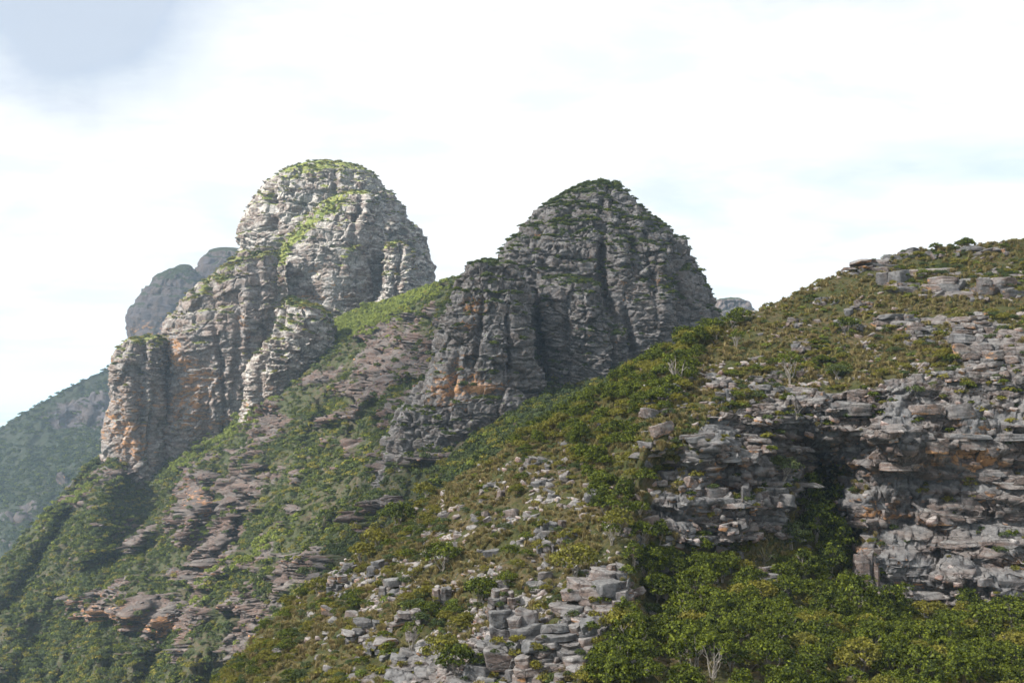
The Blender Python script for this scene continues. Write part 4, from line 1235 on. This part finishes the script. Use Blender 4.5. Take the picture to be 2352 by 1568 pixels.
def scatter_stuff(name, label, pts, scales, rots, protos, kind_='stuff', parent=None):
    """ONE object of uncountable ground cover: geometry nodes put the prototype meshes on its points"""
    me = bpy.data.meshes.new(name)
    me.vertices.add(len(pts)); me.vertices.foreach_set('co', np.ascontiguousarray(pts, np.float32).ravel())
    a = me.attributes.new('size', 'FLOAT_VECTOR', 'POINT'); a.data.foreach_set('vector', np.ascontiguousarray(scales, np.float32).ravel())
    a = me.attributes.new('turn', 'FLOAT_VECTOR', 'POINT'); a.data.foreach_set('vector', np.ascontiguousarray(rots, np.float32).ravel())
    a = me.attributes.new('pick', 'INT', 'POINT'); a.data.foreach_set('value', RNG.integers(0, len(protos), len(pts)).astype(np.int32))
    o = link(name, me, kind=kind_, label=label, parent=parent)
    g = bpy.data.node_groups.new(name + '_scatter', 'GeometryNodeTree')
    g.interface.new_socket('Geometry', in_out='INPUT', socket_type='NodeSocketGeometry')
    g.interface.new_socket('Geometry', in_out='OUTPUT', socket_type='NodeSocketGeometry')
    gi = g.nodes.new('NodeGroupInput'); go = g.nodes.new('NodeGroupOutput')
    ip = g.nodes.new('GeometryNodeInstanceOnPoints')
    g.links.new(gi.outputs[0], ip.inputs['Points'])
    def na(nm, tp):
        q = g.nodes.new('GeometryNodeInputNamedAttribute'); q.data_type = tp; q.inputs['Name'].default_value = nm
        return [s_ for s_ in q.outputs if s_.enabled and s_.name == 'Attribute'][0]
    g.links.new(na('size', 'FLOAT_VECTOR'), ip.inputs['Scale'])
    e2r = g.nodes.new('FunctionNodeEulerToRotation'); g.links.new(na('turn', 'FLOAT_VECTOR'), e2r.inputs[0])
    g.links.new(e2r.outputs[0], ip.inputs['Rotation'])
    ip.inputs['Pick Instance'].default_value = True
    g.links.new(na('pick', 'INT'), ip.inputs['Instance Index'])
    gti = g.nodes.new('GeometryNodeGeometryToInstance')
    for p in reversed(protos):
        oi = g.nodes.new('GeometryNodeObjectInfo'); oi.inputs['Object'].default_value = p
        g.links.new(oi.outputs['Geometry'], gti.inputs[0])
    g.links.new(gti.outputs[0], ip.inputs['Instance'])
    g.links.new(ip.outputs[0], go.inputs[0])
    md = o.modifiers.new('scatter', 'NODES'); md.node_group = g
    return o


def protos(meshes):
    """prototype objects kept outside the scene; only their geometry is used"""
    return [bpy.data.objects.new('proto', me) for me in meshes]


def rot_rand(n_, tilt=0.1):
    return np.stack([RNG.uniform(-tilt, tilt, n_), RNG.uniform(-tilt, tilt, n_), RNG.uniform(0, 6.283, n_)], 1)


bpy.context.view_layer.update()
DG = bpy.context.evaluated_depsgraph_get()
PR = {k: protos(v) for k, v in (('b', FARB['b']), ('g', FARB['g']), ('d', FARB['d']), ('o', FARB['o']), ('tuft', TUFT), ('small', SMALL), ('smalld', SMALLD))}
PR['nearg'] = protos([a[0] for a in KIN['green']] + [KIN['tall'][0][0]])
PR['nearo'] = protos([a[0] for a in KIN['olive']])
PR['neard'] = protos([a[0] for a in KIN['grey']] + [KIN['low'][0][0]])
PR['low'] = protos([a[0] for a in KIN['low']])

THICKET = [(1370, 1190), (1440, 1075), (1480, 1090), (1530, 1140), (1600, 1250), (1700, 1285), (1800, 1300), (1830, 1230), (1960, 1300), (2010, 1400), (2120, 1415), (2480, 1400), (2480, 1750), (1280, 1750), (1360, 1560), (1440, 1440), (1480, 1380), (1450, 1300), (1390, 1260)]
CREST = [(1150, 1010), (1200, 960), (1430, 820), (1570, 735), (1660, 740), (1600, 830), (1560, 960), (1470, 940), (1450, 1080), (1370, 1180), (1330, 1080), (1290, 1010), (1200, 1050)]
# thicket and crest shrubs, individually, visible ones only, largest first ------------------------
Q, qn, qu, qv = area_samples('near', 5000, 91, lambda P, n_, vg, u, v: (in_poly(u, v, THICKET) * np.where(u > 1850, 1.0, 0.35 + 0.65 * sst(fbm(P[..., 0] / 6, P[..., 1] / 6, P[..., 2] / 6, 68, 3), 0.42, 0.55)) + in_poly(u, v, CREST) * 1.0) * (0.3 + vg))
ok = [];cell = {}
for i in range(len(Q)):
    key = (int(Q[i][0] / 1.7), int(Q[i][1] / 1.7))
    if key in cell: continue
    cell[key] = 1; ok.append(i)
ok = np.array(ok)
rank = np.argsort(np.hypot(Q[ok, 0], Q[ok, 1]) + 30 * ((qv[ok] > 1600) | (qu[ok] > 2380)))
things = ok[rank[:185]]; rest = ok[rank[185:]]
tones = ['small', 'rounded', 'ragged', 'dense', 'leaning', 'upright', 'spreading']
for i in things:
    crest = in_poly(qu[i], qv[i], CREST)
    kd = rr.choice(['green', 'tall', 'green', 'tall', 'olive', 'green'] if not crest and qu[i] > 1850 else ['green', 'green', 'olive', 'tall', 'grey', 'green', 'sparse', 'low', 'green', 'green', 'tall'] if not crest else ['olive', 'green', 'green', 'grey'])
    s = rr.uniform(0.8, 1.35) * (0.72 if kd == 'tall' else 1.0)
    where = ('on the crest of the near ridge' if crest else 'in the thicket below the cliff' if qu[i] > 1900 else 'in the shrub thicket beside the left block' if qv[i] < 1350 else 'in the scrub along the bottom edge')
    colr = 'olive' if kd == 'olive' else 'grey green' if kd == 'grey' else 'green'
    plant(kd, Q[i] - [0, 0, 0.1], s, shrub_label(qu[i], qv[i], colr), 'shrubs ' + where)
def m_bo(P, n_, vg, u, v):
    z = blobs(u, v, [(1150, 1230, 200, 120, 1.0), (950, 1380, 180, 90, 0.9), (1300, 1150, 100, 80, 0.6), (1950, 830, 300, 80, 0.5), (1700, 870, 160, 50, 0.8), (1200, 1420, 220, 70, 0.8), (1650, 1250, 150, 50, 0.7), (1000, 1500, 200, 60, .8), (1600, 1430, 200, 60, .25)])
    return z * (n_[..., 1] < 0.3)
BQ, bn, bu, bv = area_samples('near', 230, 191, m_bo)
for i in range(230):
    flat_ = rr.random()
    me, adj = (rr.choice(SLAB), 'flat') if flat_ < 0.35 else (rr.choice(BLOCK), 'blocky') if flat_ < 0.6 else (rr.choice(SHARD), 'angular')
    sc = 0.25 + 0.95 * rr.random() ** 2
    lab = shrub_label(bu[i], bv[i], adj).replace('shrub', 'boulder').replace('ragged', 'rough').replace('dense', 'chunky').replace('spreading', 'broad')
    put('boulder', me, Q_ := Vector(BQ[i]) - Vector((0, 0, 0.1 * sc)), (sc, sc * rr.uniform(.6, 1), sc * rr.uniform(.7, 1.2)), (rr.uniform(-.35, .35), rr.uniform(-.35, .35), rr.uniform(0, 6.28)), cat='boulder', label=lab, group='loose boulders on the near hill')
print('thicket things', len(things), 'rest', len(rest), time.time() - T0)
if len(rest):
    k = len(rest); sc_ = RNG.uniform(0.6, 1.05, k)
    scatter_stuff('undergrowth', 'dense green shrubs filling the thicket and the ridge crest', Q[rest] - [0, 0, 0.1], np.stack([sc_] * 3, 1), rot_rand(k), PR['nearg'] + PR['nearo'])

# low scrub on the near hill
def m_open(P, n_, vg, u, v):
    cl = fbm(P[..., 0] / 5, P[..., 1] / 5, P[..., 2] / 5, 55, 3)
    return (vg > 0.5) * sst(cl, 0.44, 0.62) * (~in_poly(u, v, THICKET)) * np.where(u < 1050, 2.2, 1.0)
Q, qn, qu, qv = area_samples('near', 3000, 92, m_open)
sc_ = RNG.uniform(0.25, 0.8, len(Q))
h_ = len(Q) // 2
scatter_stuff('undergrowth', 'low grey green and olive bushes scattered over the near hill', Q - [0, 0, 0.08], np.stack([sc_, sc_, sc_ * 0.8], 1), rot_rand(len(Q)), PR['neard'] + PR['nearo'] + PR['low'] + PR['nearg'][:2])
Q, qn, qu, qv = area_samples('near', 4200, 292, lambda P, n_, vg, u, v: (vg > 0.4) * (~in_poly(u, v, THICKET)) * sst(fbm(P[..., 0] / 7, P[..., 1] / 7, P[..., 2] / 7, 255, 4), 0.40, 0.60))
sc_ = 0.10 + 0.28 * RNG.random(len(Q)) ** 1.5
scatter_stuff('heath', 'low olive and brown heath between the grass of the near hill', Q - [0, 0, 0.03], np.stack([sc_, sc_, sc_ * 0.75], 1), rot_rand(len(Q)), PR['d'] + PR['o'] + PR['o'] + PR['b'])
# grass tufts
Q, qn, qu, qv = area_samples('near', 32000, 93, lambda P, n_, vg, u, v: (vg > 0.35) * np.where(in_poly(u, v, THICKET), 0.35, 1.0) * (0.35 + sst(fbm(P[..., 0] / 4, P[..., 1] / 4, P[..., 2] / 4, 56, 3), 0.4, 0.6)))
sc_ = 0.4 + 1.3 * RNG.random(len(Q)) ** 1.7
scatter_stuff('grass', 'dry tan and olive grass tufts covering the near hill', Q, np.stack([sc_] * 3, 1), rot_rand(len(Q), 0.35), PR['tuft'])
# loose stones
def m_st(P, n_, vg, u, v):
    z = blobs(u, v, [(1150, 1250, 220, 130, 1.0), (900, 1400, 200, 100, 0.8), (1300, 1150, 100, 80, 0.5), (2000, 850, 300, 90, 0.4), (1700, 880, 160, 50, 0.6), (1150, 1450, 260, 90, 0.8), (1650, 1230, 150, 60, 0.5), (2150, 1380, 180, 30, .5)])
    return (0.06 + z) * sst(fbm(P[..., 0] / 3, P[..., 1] / 3, P[..., 2] / 3, 57, 3), 0.38, 0.62)
Q, qn, qu, qv = area_samples('near', 12000, 94, m_st)
sc_ = 0.09 + 0.55 * RNG.random(len(Q)) ** 2.6
scatter_stuff('rubble', 'loose pale stones strewn between the grass of the near hill', Q - [0, 0, 0.03], np.stack([sc_, sc_, sc_ * RNG.uniform(0.6, 1.2, len(Q))], 1), rot_rand(len(Q), 0.5), PR['small'])
print('near stuff', time.time() - T0)

Q, qn, qu, qv = area_samples('near', 1500, 194, lambda P, n_, vg, u, v: ((vg < 0.5) & (n_[..., 2] > 0.5)) * sst(fbm(P[..., 0] / 3, P[..., 1] / 3, P[..., 2] / 3, 67, 3), 0.42, 0.6) + 1e-7)
extra = []
for x in OC:
    for k in range(int(4 + x[2] / 22)):
        d_ = Vector(pix(x[0] + rr.uniform(-.55, .55) * x[2], x[1] + rr.uniform(-.6, .7) * x[3], 1.0)).normalized()
        okk, l_, n__, *_r = S.ray_cast(DG, Vector((0, 0, 0)), d_)
        if okk and n__.z > 0.25: extra.append(tuple(l_))
Q = np.concatenate([Q, np.array(extra)])
sc_ = RNG.uniform(0.10, 0.34, len(Q))
scatter_stuff('undergrowth', 'small plants rooted in the cracks of the near rocks', Q - [0, 0, 0.03], np.stack([sc_ * 1.2, sc_ * 1.2, sc_], 1), rot_rand(len(Q)), PR['d'] + PR['g'] + PR['o'])
Q = Q[RNG.random(len(Q)) < 0.7] + RNG.uniform(-.3, .3, (int(1), 3))
sc_ = RNG.uniform(0.5, 1.1, len(Q))
scatter_stuff('grass', 'grass tufts in the cracks of the near rocks', Q, np.stack([sc_] * 3, 1), rot_rand(len(Q), 0.2), PR['tuft'])

# shrubs on the mid slope -----------------------------------------------------------------------
def m_mid(P, n_, vg, u, v):
    cl = fbm(P[..., 0] / 18, P[..., 1] / 18, P[..., 2] / 18, 58, 4)
    dens = 0.55 + 1.3 * sst(cl, 0.45, 0.6)
    dens = dens * (0.05 + sst(vg, 0.3, 0.8))
    return dens * np.where(P[..., 1] < 240, 1.5, 1.0)
Q, qn, qu, qv = area_samples('mid', 85000, 95, m_mid)
sc_ = 0.22 + 0.85 * RNG.random(len(Q)) ** 2
pick_g = RNG.random(len(Q))
for nm, sel, pr, lb in (('scrub', pick_g < 0.42, 'g', 'dark green shrubs covering the hillside below the peaks'), ('scrub', (pick_g >= 0.42) & (pick_g < 0.85), 'd', 'grey green heath shrubs covering the hillside below the peaks'), ('scrub', pick_g >= 0.85, 'o', 'olive yellow shrubs dotted over the hillside below the peaks')):
    q = sel
    scatter_stuff(nm, lb, Q[q] - [0, 0, 0.15], np.stack([sc_[q]] * 3, 1), rot_rand(q.sum()), PR[pr])
LIT_GREEN = [(640, 850, 90, 30, 1.0, -48), (760, 760, 110, 34, 1.0, -35), (900, 700, 120, 18, 1.0, -18), (830, 720, 60, 40, .8), (540, 980, 80, 16, .6, -45), (420, 1060, 80, 14, .6, -40), (560, 1290, 140, 12, .6, -40), (150, 1160, 90, 14, .6, -40), (450, 1230, 60, 10, .4, -40)]  # patches where the lit look is painted by brighter bush colour
Q, qn, qu, qv = area_samples('mid', 15000, 195, lambda P, n_, vg, u, v: np.clip(blobs(u, v, LIT_GREEN), 0, 1) ** 2 + 1e-4)
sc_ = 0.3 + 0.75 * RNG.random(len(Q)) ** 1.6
scatter_stuff('scrub', 'bushes coloured a sunlit bright green on the saddle between the peaks', Q - [0, 0, 0.15], np.stack([sc_] * 3, 1), rot_rand(len(Q)), PR['b'])
# stones on mid slope ribs
Q, qn, qu, qv = area_samples('mid', 22000, 96, lambda P, n_, vg, u, v: 0.12 + (vg < 0.7) * 1.0)
sc_ = 0.2 + 0.9 * RNG.random(len(Q)) ** 3
scatter_stuff('rubble', 'broken rocks lying between shrubs on the hillside below the peaks', Q, np.stack([sc_, sc_, sc_ * 0.6], 1), rot_rand(len(Q), 0.3), PR['smalld'])

def peak_label(lb, u, v, s, smax):
    siz = 'tiny' if s < 0.45 * smax + 0.2 else 'small' if s < 0.75 * smax else 'large'
    hv = 'on the summit' if v < 450 else 'high up' if v < 540 else 'halfway up' if v < 680 else 'low down' if v < 800 else 'near the foot'
    hu = 'left' if u < 1280 else 'centre' if u < 1420 else 'right'
    for shp in ('rounded', 'flat', 'ragged', 'dark', 'leaning', 'spreading', 'twin topped', 'narrow', 'olive', 'thin', 'bushy', 'wiry', 'broad', 'hanging', 'dense'):
        t = '%s %s bush %s on the %s of the %s' % (siz, shp, hv, hu, lb)
        if t not in USED:
            USED.add(t); return t
    return t


surf['far'] = far_surf
Q, qn, qu, qv = area_samples('far', 12000, 295, lambda P, n_, vg, u, v: (0.3 + vg) * (0.2 + sst(fbm(P[..., 0] / 40, P[..., 1] / 40, P[..., 2] / 40, 158, 4), 0.4, 0.6)))
sc_ = RNG.uniform(0.7, 2.2, len(Q))
scatter_stuff('woods', 'dark scrub and low trees covering the distant ridge', Q - [0, 0, 0.3], np.stack([sc_] * 3, 1), rot_rand(len(Q)), PR['d'] + PR['g'])
# bushes on the peaks' ledges --------------------------------------------------------------------
for key, cnt, smin, smax, lb, grp in (('mdome', 50, 0.5, 1.15, 'middle peak', 'a'), ('m82', 22, 0.5, 1.1, 'left buttress', 'b'), ('m83', 9, 0.4, 0.9, 'central buttress', 'c'), ('m84', 9, 0.4, 0.9, 'right buttress', 'd')):
    Q, qn, qu, qv = area_samples(key, cnt, 97, lambda P, n_, vg, u, v: (vg > 0.4) * (n_[..., 1] < 0.35))
    for i in range(cnt):
        s = rr.uniform(smin, smax)
        me = rr.choice(FARB[rr.choice('ggd')])
        put('shrub', me, Q[i] - [0, 0, 0.15], (s, s, s * 0.8), (0, 0, rr.uniform(0, 6.28)), cat='shrub', label=peak_label(lb, qu[i], qv[i], s, smax), group='bushes on the ' + lb)
for key, cnt in (('mdome', 2600), ('m82', 800), ('m83', 400), ('m84', 400)):
    Q, qn, qu, qv = area_samples(key, cnt, 98, lambda P, n_, vg, u, v: (vg > 0.35) * 1.0)
    sc_ = RNG.uniform(0.2, 0.62, cnt)
    scatter_stuff('undergrowth', 'small tufts and heath on the ledges of the middle peak', Q - [0, 0, 0.05], np.stack([sc_, sc_, sc_ * 0.8], 1), rot_rand(cnt), PR['d'] + PR['g'])
for key, cnt in (('ldome', 900), ('l73', 400), ('l74', 80), ('l75', 400), ('l76', 120), ('l77', 300)):
    Q, qn, qu, qv = area_samples(key, cnt, 99, lambda P, n_, vg, u, v: (vg > 0.4) * 1.0)
    sc_ = RNG.uniform(0.4, 0.9, cnt)
    scatter_stuff('undergrowth', 'low heath growing on the ledges of the tall left dome', Q - [0, 0, 0.1], np.stack([sc_, sc_, sc_ * 0.7], 1), rot_rand(cnt), PR['d'] + PR['o'])
print('scatter', time.time() - T0)

# ---------------------------------------------------------------- unseen clouds shaped to shade the near ridge, middle peak and far ridge
cm, N, b = new_mat('cloud_vapour')
N.n.remove(b)
t_ = N.add('ShaderNodeBsdfTransparent'); t_.inputs[0].default_value = (0.80, 0.81, 0.83, 1)
l_ = N.add('ShaderNodeBsdfTranslucent'); l_.inputs[0].default_value = (0.9, 0.92, 0.95, 1)
f_ = N.add('ShaderNodeBsdfDiffuse'); f_.inputs[0].default_value = (0.9, 0.92, 0.95, 1)
m1 = N.add('ShaderNodeMixShader'); m1.inputs[0].default_value = 0.5
N.l.new(l_.outputs[0], m1.inputs[1]); N.l.new(f_.outputs[0], m1.inputs[2])
m2 = N.add('ShaderNodeMixShader'); m2.inputs[0].default_value = 0.12
N.l.new(t_.outputs[0], m2.inputs[1]); N.l.new(m1.outputs[0], m2.inputs[2])
N.l.new(m2.outputs[0], [n for n in N.n if n.type == 'OUTPUT_MATERIAL'][0].inputs[0])
def cloud(foot, centre, CH, label, seed):
    """flat cumulus whose shadow covers the ground polygon foot"""
    off = Vector((SUN_DIR.x, SUN_DIR.y, 0)) * CH / math.tan(SUN_EL)
    ang = np.linspace(0, 2 * math.pi, 121)[:-1]
    fc = np.array(centre, float); FP = np.array(foot + [foot[0]], float)
    rad = []
    for a in ang:
        d_ = np.array([math.cos(a), math.sin(a)]); best = 0
        for k in range(len(foot)):
            p0, p1 = FP[k] - fc, FP[k + 1] - fc; e = p1 - p0
            den = d_[0] * e[1] - d_[1] * e[0]
            if abs(den) < 1e-9: continue
            t = (p0[0] * e[1] - p0[1] * e[0]) / den; q = (p0[0] * d_[1] - p0[1] * d_[0]) / den
            if t > 0 and -1e-6 <= q <= 1 + 1e-6: best = max(best, t)
        rad.append(best)
    rad = np.array(rad); ph = np.linspace(0, math.pi, 41)
    RR = np.sin(ph)[None, :] ** 0.6 * rad[:, None]
    X = fc[0] + RR * np.cos(ang)[:, None]; Y = fc[1] + RR * np.sin(ang)[:, None]; Z = np.broadcast_to(np.cos(ph)[None, :] * 45, X.shape) * 1.0
    w_ = fbm(X / 60, Y / 60, Z / 60, seed, 4) - 0.5
    X = X + w_ * 50 * np.sin(ph)[None, :]; Y = Y + (fbm(X / 60, Y / 60, Z / 60, seed + 9, 4) - 0.5) * 50 * np.sin(ph)[None, :]
    Z = Z + w_ * 60 * np.sin(ph)[None, :]
    link('cloud', mesh_from('cloud', np.stack([X + off.x, Y + off.y, Z + CH], -1), grid_faces(120, 41, True), cm), kind='structure', label=label)
cloud([(-700, -250), (500, -250), (500, 420), (40, 400), (-45, 330), (-66, 235), (-150, 165), (-700, 140)], (0, 90), 560.0, 'unseen white cloud placed to shade the near ridge', 77)
cloud([(-1500, 760), (-300, 690), (-60, 760), (60, 900), (100, 1350), (-1500, 1400)], (-500, 1020), 620.0, 'unseen white cloud placed to shade the far ridge', 97)

# ---------------------------------------------------------------- air
hz = bpy.data.materials.new('haze_air'); hz.use_nodes = True
H = NT(hz.node_tree); H.n.clear()
ho = H.add('ShaderNodeOutputMaterial'); hv = H.add('ShaderNodeVolumePrincipled')
hv.inputs['Color'].default_value = (0.58, 0.78, 1.0, 1)
hv.inputs['Density'].default_value = 0.00014
hv.inputs['Anisotropy'].default_value = 0.0
H.l.new(hv.outputs[0], ho.inputs['Volume'])
hz.volume_intersection_method if hasattr(hz, 'volume_intersection_method') else None
x0, x1, y0, y1, z0, z1 = -61000, 61000, -3500, 91000, -300, 200
hc = [(x0, y0, z0), (x1, y0, z0), (x1, y1, z0), (x0, y1, z0), (x0, y0, z1), (x1, y0, z1), (x1, y1, z1), (x0, y1, z1)]
hm_ = bpy.data.meshes.new('haze'); hm_.from_pydata(hc, [], [(0, 3, 2, 1), (4, 5, 6, 7), (0, 1, 5, 4), (1, 2, 6, 5), (2, 3, 7, 6), (3, 0, 4, 7)])
hm_.materials.append(hz)
link('haze', hm_, kind='stuff', label='thin blue haze filling the air over the mountains')
tt = sum(len(m.loops) - 2 * len(m.polygons) for m in bpy.data.meshes)
print('done', time.time() - T0, 'tris', tt, 'terrain tris', sum(len(m.loops) - 2 * len(m.polygons) for m in bpy.data.meshes if len(m.vertices) > 5000))
open('/tmp/tris.txt', 'w').write(str(tt)) if False else None
